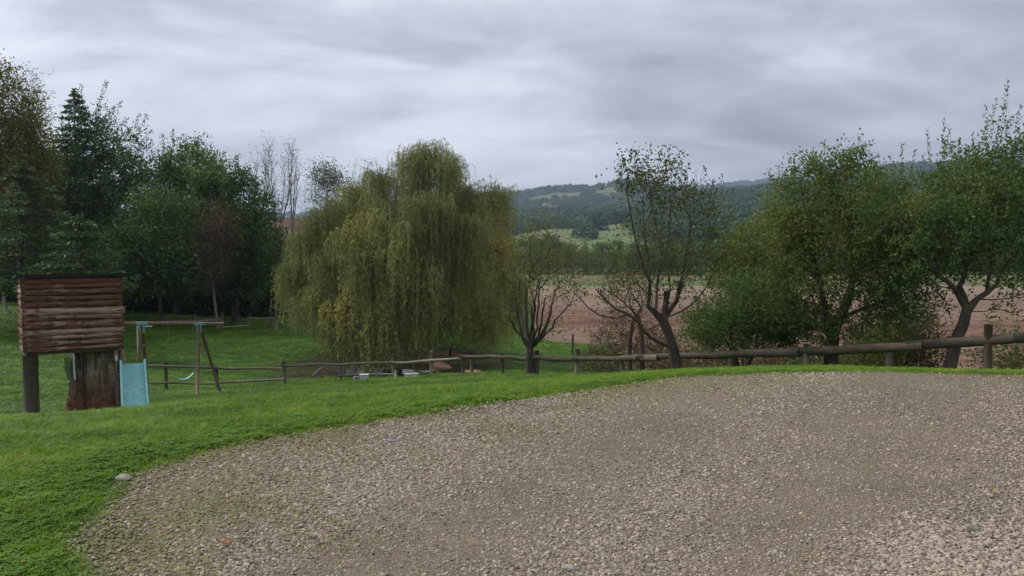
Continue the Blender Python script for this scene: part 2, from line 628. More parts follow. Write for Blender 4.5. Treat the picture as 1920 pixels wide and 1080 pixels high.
MAT['aqua'] = plain('aqua_plastic', (.19, .47, .45), .45, .18, 9, .05, .4)
MAT['aqua_light'] = plain('aqua_light', (.30, .60, .58), .4, .12, 9, .05, .4)
MAT['white'] = plain('white_paint', (.62, .64, .62), .6, .1)
MAT['roofing'] = plain('dark_roofing', (.018, .02, .018), .8, .4)
MAT['metal'] = plain('grey_metal', (.3, .3, .3), .45, .2)
MAT['green_cloth'] = plain('green_net', (.10, .16, .11), .8, .4)
MAT['terracotta'] = plain('terracotta', (.38, .20, .13), .8, .3, 8, .4)
MAT['plaster'] = plain('plaster', (.58, .53, .45), .9, .12, .5, .1)
MAT['rooftile'] = plain('roof_tile', (.17, .095, .07), .85, .3, 1.5, .3)
MAT['window_dark'] = plain('window_dark', (.02, .025, .03), .2, .2)
MAT['stone_grey'] = plain('stone_grey', (.27, .27, .27), .9, .3, 14, .6)
MAT['stone'] = plain('stone_pale', (.36, .33, .27), .9, .3, 14, .6)
MAT['leaf_dry'] = plain('leaf_dry', (.38, .15, .06), .8, .3)


# ------------------------------------------------------------------ gravel outline
EDGE_PX = [(115, 1180, 0), (150, 1080, 0), (158, 1000, 0), (175, 940, 0), (250, 890, 0), (370, 852, 0), (480, 828, 0), (640, 800, 0), (780, 780, 0), (900, 763, 0),
           (1050, 740, 0), (1240, 712, 0), (1370, 704, 0), (1500, 700, 0), (1700, 699, 0), (1920, 704, 0), (2150, 712, 0)]
EDGE = []
for px, py, _ in EDGE_PX:
    d = CAMZ * F / (py - 470)
    for _i in range(12):                      # walk to where the line of sight meets the ground
        q = P(px, py, d)
        d += (q[2] - h1(q[0], q[1])) / max(.1, (py - 470) / F) * .6
    EDGE.append((q[0], q[1]))
EDGE = np.array([(-1.6, -4.0), (-1.75, 1.5)] + EDGE + [(12, 8), (14, -4)])


def catmull(p, n=8):
    p = np.asarray(p)
    out = []
    for i in range(len(p) - 1):
        a, b, c, d = p[max(i - 1, 0)], p[i], p[i + 1], p[min(i + 2, len(p) - 1)]
        for t in np.arange(n) / n:
            out.append(.5 * ((2 * b) + (-a + c) * t + (2 * a - 5 * b + 4 * c - d) * t * t + (-a + 3 * b - 3 * c + d) * t ** 3))
    out.append(p[-1])
    return np.array(out)


EDGE_S = catmull(EDGE, 8)


def inside(x, y, poly=EDGE_S):
    c = np.zeros(len(x), bool)
    j = len(poly) - 1
    for i in range(len(poly)):
        xi, yi = poly[i]
        xj, yj = poly[j]
        cond = ((yi > y) != (yj > y)) & (x < (xj - xi) * (y - yi) / (yj - yi + 1e-12) + xi)
        c ^= cond
        j = i
    return c


def edge_dist(x, y, poly=EDGE_S):
    best = np.full(len(x), 1e9)
    for i in range(len(poly) - 1):
        a, b = poly[i], poly[i + 1]
        ab = b - a
        t = np.clip(((x - a[0]) * ab[0] + (y - a[1]) * ab[1]) / (ab @ ab + 1e-12), 0, 1)
        best = np.minimum(best, (x - a[0] - t * ab[0]) ** 2 + (y - a[1] - t * ab[1]) ** 2)
    return np.sqrt(best)


def signed(x, y):
    """positive inside the gravel"""
    d = edge_dist(x, y)
    return np.where(inside(x, y), d, -d)


# ------------------------------------------------------------------ ground sheets
def field_mask(x, y):
    """ploughed field region, >0 inside"""
    px = 960 + x / np.maximum(y, 1) * F
    near = np.where(px < 1130, 53, 53 - (np.clip(px, 1130, 1300) - 1130) / 170 * 24) + 1.5 * fbm(x / 6, y / 6, 2)
    far = 138 + 3 * fbm(x / 20, y / 20, 2)
    left = (px - (1010 - (y - 50) * .3)) / F * y
    return np.minimum(np.minimum(y - near, far - y), left)


def grid_sheet(us, vs, fx, name):
    """us, vs 1-D parameter arrays; fx(U,V)->x,y"""
    U, V = np.meshgrid(us, vs)
    x, y = fx(U, V)
    return x, y


def ground_mesh(name, ys, ts, attrs_fn=None):
    T, Y = np.meshgrid(ts, ys)
    Xx = T * (np.maximum(Y, 0) + 6.0)
    z = H(Xx, Y)
    v = np.stack([Xx, Y, z], -1).reshape(-1, 3)
    nr, nc = T.shape
    i = np.arange(nr - 1)[:, None] * nc
    j = np.arange(nc - 1)[None]
    f = np.stack([i + j, i + j + 1, i + nc + j + 1, i + nc + j], -1).reshape(-1, 4)
    at = attrs_fn(v[:, 0], v[:, 1]) if attrs_fn else None
    return mesh_np(name, v, f, True, at)


def near_attrs(x, y):
    sgn = np.where(y < 25, signed(x, y), -5)
    fm = field_mask(x, y)
    # soil tone under grove and willow paints their shade; last patch is bare earth
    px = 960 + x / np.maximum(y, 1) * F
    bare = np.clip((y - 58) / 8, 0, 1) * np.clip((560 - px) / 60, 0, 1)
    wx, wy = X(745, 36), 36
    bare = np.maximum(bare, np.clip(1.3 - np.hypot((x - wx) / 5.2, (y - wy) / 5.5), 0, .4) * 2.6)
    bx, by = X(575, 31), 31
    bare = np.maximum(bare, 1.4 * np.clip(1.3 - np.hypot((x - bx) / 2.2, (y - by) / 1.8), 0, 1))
    rough = np.clip((px - 1090) / 80, 0, 1) * np.clip((y - 17) / 5, 0, 1) * np.clip(-fm / 1.0 + 1, 0, 1)
    return {'edge': ('POINT', sgn), 'bare': ('POINT', bare), 'rough': ('POINT', rough), 'fm': ('POINT', fm)}


ys = np.concatenate([np.linspace(-8, 2, 11), np.linspace(2.3, 16, 150), np.geomspace(16.1, 206, 190)])
ts = np.concatenate([np.linspace(-3.2, -1.0, 14)[:-1], np.linspace(-1.0, 1.0, 330), np.linspace(1.0, 3.2, 14)[1:]])
m = M('turf')
pos = m.n('ShaderNodeNewGeometry').outputs['Position']
g1 = m.noise(.55, 5, .6, pos)
g2 = m.noise(14, 4, .6, pos)
gf = m.math('ADD', m.math('MULTIPLY', g1, .6), m.math('MULTIPLY', g2, .4))
grass = m.ramp(gf, [(.3, (.022, .055, .012)), (.5, (.042, .105, .016)), (.7, (.080, .15, .026))])
soil = m.ramp(m.noise(5, 5, .6, pos), [(.3, (.022, .017, .012)), (.7, (.085, .062, .04))])  # dark soil tone; also paints the shade under grove and willow
rou = m.ramp(m.noise(2.2, 6, .7, pos), [(.3, (.09, .065, .04)), (.5, (.17, .125, .085)), (.7, (.10, .13, .04))])
c = m.mix(m.math('MULTIPLY', m.attr('rough'), m.math('ADD', .45, m.noise(.7, 3, .6, pos)), True), grass, rou)
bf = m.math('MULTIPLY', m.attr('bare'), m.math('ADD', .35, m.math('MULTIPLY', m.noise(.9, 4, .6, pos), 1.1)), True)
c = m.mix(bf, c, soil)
ef = m.math('MULTIPLY', m.math('ADD', m.attr('edge'), m.math('ADD', .12, m.math('MULTIPLY', m.noise(3, 4, .6, pos), .16))), 9, True)
c = m.mix(ef, c, soil)
far_ = m.ramp(m.noise(.05, 4, .6, pos), [(.4, (.07, .14, .03)), (.55, (.20, .16, .09)), (.65, (.09, .15, .035))])
yy = m.n('ShaderNodeSeparateXYZ', {0: pos}).outputs[1]
c = m.mix(m.math('MULTIPLY', m.math('SUBTRACT', yy, 118), .05, True), c, far_)
MAT['turf'] = m.done(m.pr(c, .95, m.bump(g2, .6, .03), .1))
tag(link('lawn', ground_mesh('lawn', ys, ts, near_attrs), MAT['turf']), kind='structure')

# gravel yard sheet
xs = np.arange(-4, 14.01, .12)
yr = np.arange(-4, 12.6, .12)
Xg, Yg = np.meshgrid(xs, yr)
sg = signed(Xg.ravel(), Yg.ravel()).reshape(Xg.shape)
zg = H(Xg, Yg) + .004 + .010 * np.clip(sg / .4, -1, 1) + .012 * fbm(Xg * 1.1, Yg * 1.1, 3) * np.clip(sg, 0, 1)
v = np.stack([Xg, Yg, zg], -1).reshape(-1, 3)
nr, nc = Xg.shape
i = np.arange(nr - 1)[:, None] * nc
j = np.arange(nc - 1)[None]
f = np.stack([i + j, i + j + 1, i + nc + j + 1, i + nc + j], -1).reshape(-1, 4)
keep = (sg.ravel()[f] > -.10).all(1)
m = M('packed_earth')
pos = m.n('ShaderNodeNewGeometry').outputs['Position']
a_ = m.noise(1.1, 6, .6, pos)
b_ = m.noise(60, 4, .65, pos)
vo = m.n('ShaderNodeTexVoronoi', {'Scale': 70.0, 'Vector': pos, 'Randomness': 1.0})
c = m.ramp(m.math('ADD', m.math('MULTIPLY', a_, .5), m.math('MULTIPLY', b_, .5)),
           [(.33, (.125, .094, .064)), (.5, (.22, .170, .118)), (.68, (.34, .275, .200))])
c = m.mix(.35, c, m.ramp(vo.outputs['Color'], [(.2, (.11, .085, .06)), (.8, (.38, .315, .24))]))
moss = m.math('MULTIPLY', m.math('SUBTRACT', m.noise(.9, 5, .65, pos), .50, True), 3.2, True)
c = m.mix(m.math('MULTIPLY', m.attr('mossy'), moss, True), c, (.14, .15, .035))
MAT['earth'] = m.done(m.pr(c, .95, m.bump(m.math('ADD', b_, vo.outputs['Distance']), .9, .012), .15))
me = mesh_np('gravel_yard', v, f[keep], True, {'mossy': ('POINT', np.clip(1.2 - sg.ravel() / 1.6, .18, 1))})
tag(link('gravel_yard', me, MAT['earth']), kind='structure')

# ploughed field: long real furrows
ysf = np.concatenate([np.geomspace(26, 60, 170), np.geomspace(60.3, 142, 200)])
tsf = np.linspace(-.05, 1.2, 420)
T, Y = np.meshgrid(tsf, ysf)
Xf = T * Y
hf = H(Xf, Y)
# furrow direction runs away to the right
fd = (Xf * .86 + Y * .50)
fr = (Xf * .50 - Y * .86)
zf = hf + .06 + .05 * np.sin(fr * 2 * np.pi / 2.6) * (Y < 75) + .07 * fbm(Xf * 1.1, Y * 1.1, 3)
fm = field_mask(Xf.ravel(), Y.ravel())
v = np.stack([Xf, Y, zf + np.clip(fm.reshape(Xf.shape), -1, 0) * .3], -1).reshape(-1, 3)
nr, nc = Xf.shape
i = np.arange(nr - 1)[:, None] * nc
j = np.arange(nc - 1)[None]
f = np.stack([i + j, i + j + 1, i + nc + j + 1, i + nc + j], -1).reshape(-1, 4)
keep = (fm[f] > -.6).all(1)
m = M('ploughed_earth')
pos = m.n('ShaderNodeNewGeometry').outputs['Position']
rot = m.n('ShaderNodeMapping', {'Vector': pos, 'Rotation': (0, 0, math.radians(-30)), 'Scale': (.06, 1, 1)}).outputs[0]
st = m.noise(.55, 6, .7, rot)
cl = m.noise(3.0, 5, .7, pos)
lg = m.noise(.03, 3, .5, pos)
c = m.ramp(m.math('ADD', m.math('MULTIPLY', st, .5), m.math('MULTIPLY', cl, .5)),
           [(.36, (.10, .050, .035)), (.5, (.185, .102, .071)), (.63, (.34, .235, .175))])
c = m.mix(m.math('MULTIPLY', m.math('SUBTRACT', lg, .48, True), 4, True), c, (.30, .23, .165))
yy = m.n('ShaderNodeSeparateXYZ', {0: pos}).outputs[1]
c = m.mix(m.math('MULTIPLY', m.math('SUBTRACT', yy, 78), .02, True), c, (.29, .22, .155))
MAT['plough'] = m.done(m.pr(c, .95, m.bump(cl, 1, .08), .1))
tag(link('ploughed_field', mesh_np('ploughed_field', v, f[keep], False), MAT['plough']), kind='structure')

# hills
def meadow(px, d, x, y):
    w = fbm(x / 160, y / 160, 3)
    px = px + 26 * fbm(x / 110 + 9, y / 110, 3)
    d = d * (1 + .05 * fbm(x / 130 + 3, y / 130, 3))
    a = ((px > 990) & (px < 1230) & (d > 300) & (d < 690 + 60 * w)) * 1.0
    b = ((px > 1050) & (px < 1160) & (d > 1290 + 60 * w) & (d < 1480 + 50 * w)) * 1.0
    c_ = ((px > 1030) & (px < 1152) & (d > 1750) & (w > -.22)) * .8
    d_ = ((px > 950) & (px < 1100) & (d > 900) & (d < 1150) & (w > .05)) * .9
    e_ = ((px > 900) & (px < 1010) & (d > 430) & (d < 700) & (w > -.1)) * .8
    g_ = ((px > 1450) & (w > .32)) * .7
    l_ = ((px < 900) & (w > .1)) * .6
    q_ = ((px > 900) & (px < 1165) & (d > 850) & (d < 2200) & (fbm(x / 120 + 5, y / 170, 3) > .20)) * .75
    r_ = ((px > 1165) & (d > 700) & (fbm(x / 110 + 1, y / 200, 3) > .42)) * .6
    g_ = np.maximum(g_, np.maximum(q_, r_))
    lowl = (d < 300) * 1.0
    return np.maximum.reduce([a, b, c_, d_, e_, g_, l_, lowl])


ysh = np.geomspace(204, 7000, 230)
tsh = np.linspace(-1.5, 1.5, 420)
T, Y = np.meshgrid(tsh, ysh)
Xh = T * Y
zh = H(Xh, Y)
v = np.stack([Xh, Y, zh], -1).reshape(-1, 3)
nr, nc = Xh.shape
i = np.arange(nr - 1)[:, None] * nc
j = np.arange(nc - 1)[None]
f = np.stack([i + j, i + j + 1, i + nc + j + 1, i + nc + j], -1).reshape(-1, 4)
pxs = 960 + v[:, 0] / v[:, 1] * F
m = M('hill_cover')
pos = m.n('ShaderNodeNewGeometry').outputs['Position']
wo = m.ramp(m.noise(.02, 6, .7, pos), [(.35, (.020, .038, .018)), (.65, (.050, .075, .030))])
md = m.ramp(m.noise(.008, 5, .6, pos), [(.35, (.12, .17, .06)), (.5, (.16, .20, .075)), (.68, (.24, .22, .11))])
c = m.mix(m.attr('meadow'), wo, md)
MAT['hill'] = m.done(m.pr(c, .95, None, .1))
tag(link('hills', mesh_np('hills', v, f, True, {'meadow': ('POINT', meadow(pxs, v[:, 1], v[:, 0], v[:, 1]))}), MAT['hill']), kind='structure')

# pond under the willow
pc = P(735, 690, 33.0)
pcx, pcy = X(716, 33.4), 33.4
pz = h1(pcx, pcy) + .06
an = np.linspace(0, 2 * np.pi, 49)[:-1]
rr = 1 + .12 * np.sin(3 * an + 1) + .07 * np.sin(5 * an)
ring = np.stack([pcx + 2.1 * rr * np.cos(an), pcy + 1.7 * rr * np.sin(an), np.full(48, pz)], -1)
v = np.concatenate([[[pcx, pcy, pz]], ring])
f = np.array([[0, 1 + k, 1 + (k + 1) % 48] for k in range(48)])
m = M('pond_water')
b_ = m.noise(2.5, 3, .5, m.coord('Object'))
MAT['water'] = m.done(m.pr((.010, .011, .007), .10, m.bump(b_, .10, .02), .25))
tag(link('pond', mesh_np('pond', v, f, True), MAT['water']), kind='structure')


# ------------------------------------------------------------------ instancer (ground cover only)
def instancer(name, pts, rot, scl, idx, tint, protos, label=None):
    me = bpy.data.meshes.new(name)
    me.vertices.add(len(pts))
    me.vertices.foreach_set('co', np.asarray(pts, np.float32).ravel())
    a = me.attributes.new('rot', 'FLOAT_VECTOR', 'POINT')
    a.data.foreach_set('vector', np.asarray(rot, np.float32).ravel())
    a = me.attributes.new('scl', 'FLOAT_VECTOR', 'POINT')
    a.data.foreach_set('vector', np.asarray(scl, np.float32).ravel())
    a = me.attributes.new('idx', 'INT', 'POINT')
    a.data.foreach_set('value', np.asarray(idx, np.int32))
    a = me.attributes.new('v', 'FLOAT', 'POINT')
    a.data.foreach_set('value', np.asarray(tint, np.float32))
    col = bpy.data.collections.new(name + '_pieces')
    for k, (pm) in enumerate(protos):
        col.objects.link(bpy.data.objects.new('%s_piece_%02d' % (name, k), pm))
    ng = bpy.data.node_groups.new(name + '_scatter', 'GeometryNodeTree')
    ng.interface.new_socket('Geometry', in_out='INPUT', socket_type='NodeSocketGeometry')
    ng.interface.new_socket('Geometry', in_out='OUTPUT', socket_type='NodeSocketGeometry')
    gi = ng.nodes.new('NodeGroupInput')
    go = ng.nodes.new('NodeGroupOutput')
    ci = ng.nodes.new('GeometryNodeCollectionInfo')
    ci.inputs['Collection'].default_value = col
    ci.inputs['Separate Children'].default_value = True
    ci.inputs['Reset Children'].default_value = True
    ip = ng.nodes.new('GeometryNodeInstanceOnPoints')
    ip.inputs['Pick Instance'].default_value = True

    def at(n, t):
        x = ng.nodes.new('GeometryNodeInputNamedAttribute')
        x.data_type = t
        x.inputs['Name'].default_value = n
        return [o for o in x.outputs if o.enabled and o.name == 'Attribute'][0]
    L = ng.links
    L.new(gi.outputs[0], ip.inputs['Points'])
    L.new(ci.outputs[0], ip.inputs['Instance'])
    L.new(at('idx', 'INT'), ip.inputs['Instance Index'])
    er = ng.nodes.new('FunctionNodeEulerToRotation')
    L.new(at('rot', 'FLOAT_VECTOR'), er.inputs[0])
    L.new(er.outputs[0], ip.inputs['Rotation'])
    L.new(at('scl', 'FLOAT_VECTOR'), ip.inputs['Scale'])
    L.new(ip.outputs[0], go.inputs[0])
    o = bpy.data.objects.new(name, me)
    COL.objects.link(o)
    md = o.modifiers.new('scatter', 'NODES')
    md.node_group = ng
    o['kind'] = 'stuff'
    if label:
        o['label'] = label
    return o


def slope_rot(x, y, e=.05):
    hx = (H(x + e, y) - H(x - e, y)) / (2 * e)
    hy = (H(x, y + e) - H(x, y - e)) / (2 * e)
    return hx, hy


# ---- gravel
rg = np.random.RandomState(5)
m = M('gravel_stone')
v0 = m.attr('v', True)
ms_ = m.math('GREATER_THAN', v0, 1.5)
vv = m.math('SUBTRACT', v0, m.math('MULTIPLY', ms_, 2.0))
c = m.ramp(vv, [(0, (.10, .075, .054)), (.16, (.23, .180, .130)), (.45, (.435, .355, .268)), (.75, (.585, .490, .382)), (.93, (.70, .61, .50)), (1, (.34, .21, .13))])
c = m.mix(.45, c, m.ramp(m.noise(25, 4, .6, m.coord('Object')), [(.3, (.20, .160, .12)), (.7, (.50, .425, .34))]), 'MIX')
c = m.mix(m.math('MULTIPLY', ms_, m.math('ADD', .25, m.math('MULTIPLY', m.noise(18, 3, .6, m.coord('Object')), .9)), True), c, (.20, .23, .05))
MAT['gravel'] = m.done(m.pr(c, .85, None, .2))
pebs = []
for k in range(8):
    bm = bmesh.new()
    bmesh.ops.create_icosphere(bm, subdivisions=1, radius=1.0)
    sc_ = (1.0, rg.uniform(.55, .85), rg.uniform(.28, .5))
    for w_ in bm.verts:
        q = 1 + rg.uniform(-.28, .22)
        w_.co = Vector((w_.co.x * sc_[0] * q, w_.co.y * sc_[1] * q, w_.co.z * sc_[2] * q))
    me = bpy.data.meshes.new('pebble')
    bm.to_mesh(me)
    bm.free()
    me.materials.append(MAT['gravel'])
    pebs.append(me)


def scatter_view(n, dmin, dmax, tmin, tmax, power=1.0):
    """random points in the wedge seen from the yard; density falls with distance**power (area element y dy dt)"""
    u = rg.rand(n)
    e = 2 - power
    y = (dmin ** e + u * (dmax ** e - dmin ** e)) ** (1 / e) if e else dmin * (dmax / dmin) ** u
    t = rg.uniform(tmin, tmax, n)
    return t * y, y


def zone_fine(x, y):
    """0 = coarse loose gravel, 1 = fine packed wheel track"""
    px = 960 + x / y * F
    k = np.exp(-((x - .45 * (y - 4) - 1.1 - .15 * y) / (.55 + .10 * y)) ** 2)
    corner = np.clip((px - 1500) / 420 + (4.6 - y) / 1.2, 0, 1.0)
    k2 = .8 * np.exp(-((x - .45 * (y - 4) + .9 - .10 * y) / (.40 + .06 * y)) ** 2)
    return np.clip(np.maximum(k, k2) * (1 - .9 * corner) + .7 * fbm(x * .8, y * .8, 3), 0, 1)


x1, y1 = scatter_view(380000, 3.0, 12.5, -.85, .85, 1.25)
s_ = signed(x1, y1) + .22 * fbm(x1 * 1.9, y1 * 1.9, 3)
zf_ = zone_fine(x1, y1)
n_ = fbm(x1 * .9, y1 * .9, 3)
pk = np.where(s_ > 0, np.clip(.30 + s_ * 1.0 + n_ * .5, 0, 1), np.clip(.22 + s_ * 2.2, 0, 1)) 
pk *= 1 - .60 * zf_
k_ = rg.rand(len(x1)) < pk
x1, y1, zf_, s_ = x1[k_], y1[k_], zf_[k_], s_[k_]
pxx = 960 + x1 / y1 * F
coarse = np.clip((pxx - 1450) / 300, 0, 1) * np.clip((5.0 - y1) / .8, 0, 1) * (1 - zf_)
size = np.minimum(np.exp(rg.randn(len(x1)) * .40) * (.0095 - .0034 * zf_ + .0035 * coarse), .0175 + .004 * coarse) * (1 + .035 * (y1 - 4))
z1 = H(x1, y1) + .012 + .012 * fbm(x1 * 1.1, y1 * 1.1, 3) * np.clip(s_, 0, 1)
rot_ = np.stack([rg.randn(len(x1)) * .45, rg.randn(len(x1)) * .45, rg.rand(len(x1)) * 6.28], -1)
tn = np.clip(rg.rand(len(x1)) * .92 + .04 + .34 * fbm(x1 * .6, y1 * .6, 3) - .10 * zf_, 0, 1)
mz_ = np.clip(1.25 - s_ / 1.6, 0, 1) * np.clip(.5 + 1.2 * fbm(x1 * 1.2 + 4, y1 * 1.2, 3), 0, 1) + .25 * (fbm(x1 * .5 + 9, y1 * .5, 3) > .42)
mz_ *= np.where(pxx < 1500, 1, .5)
tn = tn + 2 * (rg.rand(len(x1)) < mz_)
instancer('gravel', np.stack([x1, y1, z1 + size * .22], -1), rot_, np.stack([size] * 3, -1), rg.randint(0, 8, len(x1)), tn, pebs,
          'loose grey and beige gravel chips spread over the yard')

# ---- grass
def blade_tuft(n, rad, hgt, wid, lean, seed, flat=0.0):
    r = np.random.RandomState(seed)
    V, Fc = [], []
    for k in range(n):
        a = r.rand() * 6.28
        q = np.sqrt(r.rand()) * rad
        b = np.array([math.cos(a) * q, math.sin(a) * q, -.01])
        dr = r.rand() * 6.28
        d = np.array([math.cos(dr), math.sin(dr), 0])
        s = np.array([-d[1], d[0], 0]) * wid * r.uniform(.7, 1.3) / 2
        h = hgt * r.uniform(.55, 1.2)
        l = lean * r.uniform(.2, 1.2) * h
        m1 = b + d * l * .35 + np.array([0, 0, h * .6])
        tp = b + d * l + np.array([0, 0, h * (1 - flat)])
        i = len(V)
        V += [b - s, b + s, m1 + s * .8, m1 - s * .8, tp]
        Fc.append((i, i + 1, i + 2, i + 3, i + 4))
    V = np.array(V)
    q4 = np.array([[a_[0], a_[1], a_[2], a_[3]] for a_ in Fc])
    t3 = np.array([[a_[3], a_[2], a_[4]] for a_ in Fc])
    me = mesh_np('grass_tuft', V, [q4, t3], True)
    me.materials.append(MAT['grass'])
    return me


def clover_tuft(n, rad, hgt, ls, seed):
    r = np.random.RandomState(seed)
    V, Q = [], []
    for k in range(n):
        a = r.rand() * 6.28
        q = np.sqrt(r.rand()) * rad
        h = hgt * r.uniform(.4, 1.1) * (1 - .4 * q / rad)
        c0 = np.array([math.cos(a) * q, math.sin(a) * q, h])
        for g in range(3):
            b = r.rand() * .5 + g * 2.09
            d = np.array([math.cos(b), math.sin(b), r.uniform(-.25, .25)]) * ls
            s = np.array([-math.sin(b), math.cos(b), r.uniform(-.2, .2)]) * ls * .42
            i = len(V)
            V += [c0, c0 + d * .6 - s, c0 + d, c0 + d * .6 + s]
            Q.append((i, i + 1, i + 2, i + 3))
    me = mesh_np('clover_tuft', V, np.array(Q), False)
    me.materials.append(MAT['clover'])
    return me


MAT['grass'] = leaf_mat('grass_blade', [(.15, (.065, .15, .012)), (.40, (.115, .26, .018)), (.62, (.17, .33, .028)), (.85, (.27, .39, .05))], .35, 1.1, (1.1, 1.2, .4), True, .45)
MAT['clover'] = leaf_mat('clover_leaf', [(.2, (.050, .135, .012)), (.5, (.085, .21, .018)), (.8, (.15, .30, .035))], .3, 1.3, (1, 1.2, .4), True, .75)
tufts = [blade_tuft(18, .055, .036, .0042, 1.2, 1), blade_tuft(18, .055, .030, .0042, 1.5, 2), blade_tuft(16, .05, .045, .0045, 1.1, 3),
         blade_tuft(12, .03, .075, .005, .9, 4), clover_tuft(13, .06, .038, .015, 5), clover_tuft(11, .05, .048, .017, 6)]


def grass(name, n, dmin, dmax, tmin, tmax, power, size_fn, label, dull=0.0):
    x, y = scatter_view(n, dmin, dmax, tmin, tmax, power)
    s = np.where(y < 26, signed(x, y), -9.0) + .22 * fbm(x * 1.9, y * 1.9, 3)
    fm_ = field_mask(x, y)
    nn = fbm(x * 1.3, y * 1.3, 3)
    pr_ = np.where(s > 0, np.clip(.26 - s * .26 + nn * .8 * np.clip(1.6 - s, 0, 1), 0, 1) * (x < 4), np.clip(.35 - s * 4 , 0, 1))
    pr_ = np.where(fm_ > -1, 0, pr_)
    at = near_attrs(x, y)
    pr_ = pr_ * (1 - .9 * np.clip(at['bare'][1] * (1.0 + nn), 0, 1)) * (1 - .75 * at['rough'][1])
    pond = np.hypot((x - pcx) / 2.4, (y - pcy) / 2.0) < 1.05
    pr_[pond] = 0
    pxq = 960 + x / y * F
    verge = np.clip((pxq - 1230) / 200, 0, 1) * (y < 16)
    pr_ = pr_ * (1 - verge * np.clip(.45 + 1.3 * fbm(x * 2.4 + 7, y * 2.4, 3), 0, .92))
    k = rg.rand(n) < pr_
    x, y, s, verge = x[k], y[k], s[k], verge[k]
    z = H(x, y)
    nb = len(x)
    border = np.exp(-((s + .35) / .38) ** 2)
    cl = fbm(x * .55 + 5, y * .55, 3)
    nn_ = fbm(x * 2.1, y * 2.1 + 3, 2)
    pc_ = np.where(y < 15.6, np.clip(border * .26 + (cl > .34) * .10 + .012, 0, .5), .06 * (cl > .1))
    ty = np.where(rg.rand(nb) < pc_, rg.randint(4, 6, nb), rg.randint(0, 3, nb))
    ty = np.where((rg.rand(nb) < .04) & (ty < 3), 3, ty)
    ty = np.where(s > .02, rg.randint(0, 2, nb), ty)
    sc_ = size_fn(y) * rg.uniform(.7, 1.3, nb)
    hx, hy = slope_rot(x, y)
    yaw = rg.rand(nb) * 6.28
    rot_ = np.stack([np.arctan(hy) * 0, np.arctan(hx) * 0, yaw], -1)
    hs = np.minimum(sc_, .75 + .028 * y) * (1 + .35 * border) * (1 - .35 * verge) * np.where(s > 0, .55, 1)
    tn = np.clip(rg.rand(nb) * .8 + .1 + .55 * cl + .25 * nn_ + .25 * np.where(s > -.05, 1, 0), 0, 1)
    tn = tn - dull
    instancer(name, np.stack([x, y, z], -1), rot_, np.stack([sc_, sc_, hs], -1), ty, tn, tufts, label)


grass('near_grass', 150000, 3.2, 15.5, -.78, .75, .9, lambda y: .9 + .035 * y, 'short bright green turf and clover bordering the gravel')
grass('far_grass', 75000, 15.5, 62, -.8, .8, 1.1, lambda y: .9 + .085 * y, 'darker green grass in the hollow below the fence', .42)

# a thin sprinkle of fallen leaves
MAT['litter'] = leaf_mat('leaf_litter', [(.2, (.16, .09, .04)), (.5, (.28, .18, .07)), (.8, (.40, .30, .10))], .15, .5, None, True, .8)
lf = mesh_np('fallen_leaf', [(-1, 0, 0), (-.2, -.5, .25), (1, 0, .1), (-.1, .55, .3), (0, 0, 0)], np.array([[0, 1, 4], [1, 2, 4], [2, 3, 4], [3, 0, 4]]))
lf.materials.append(MAT['litter'])
xl, yl = scatter_view(420, 3.4, 16, -.75, .7, 1.0)
kl = rg.rand(len(xl)) < np.where(signed(xl, yl) > .8, .25, .8)
xl, yl = xl[kl], yl[kl]
sl_ = rg.uniform(.010, .020, len(xl))
instancer('fallen_leaves', np.stack([xl, yl, H(xl, yl) + np.where(signed(xl, yl) > 0, .035, .045)], -1), rg.randn(len(xl), 3) * [.3, .3, 3], np.stack([sl_] * 3, -1),
          np.zeros(len(xl)), rg.rand(len(xl)), [lf], 'small yellow and brown leaves fallen on grass and gravel')

# ------------------------------------------------------------------ trees
def unit(v):
    v = np.asarray(v, float)
    return v / (np.linalg.norm(v, axis=-1, keepdims=True) + 1e-9)


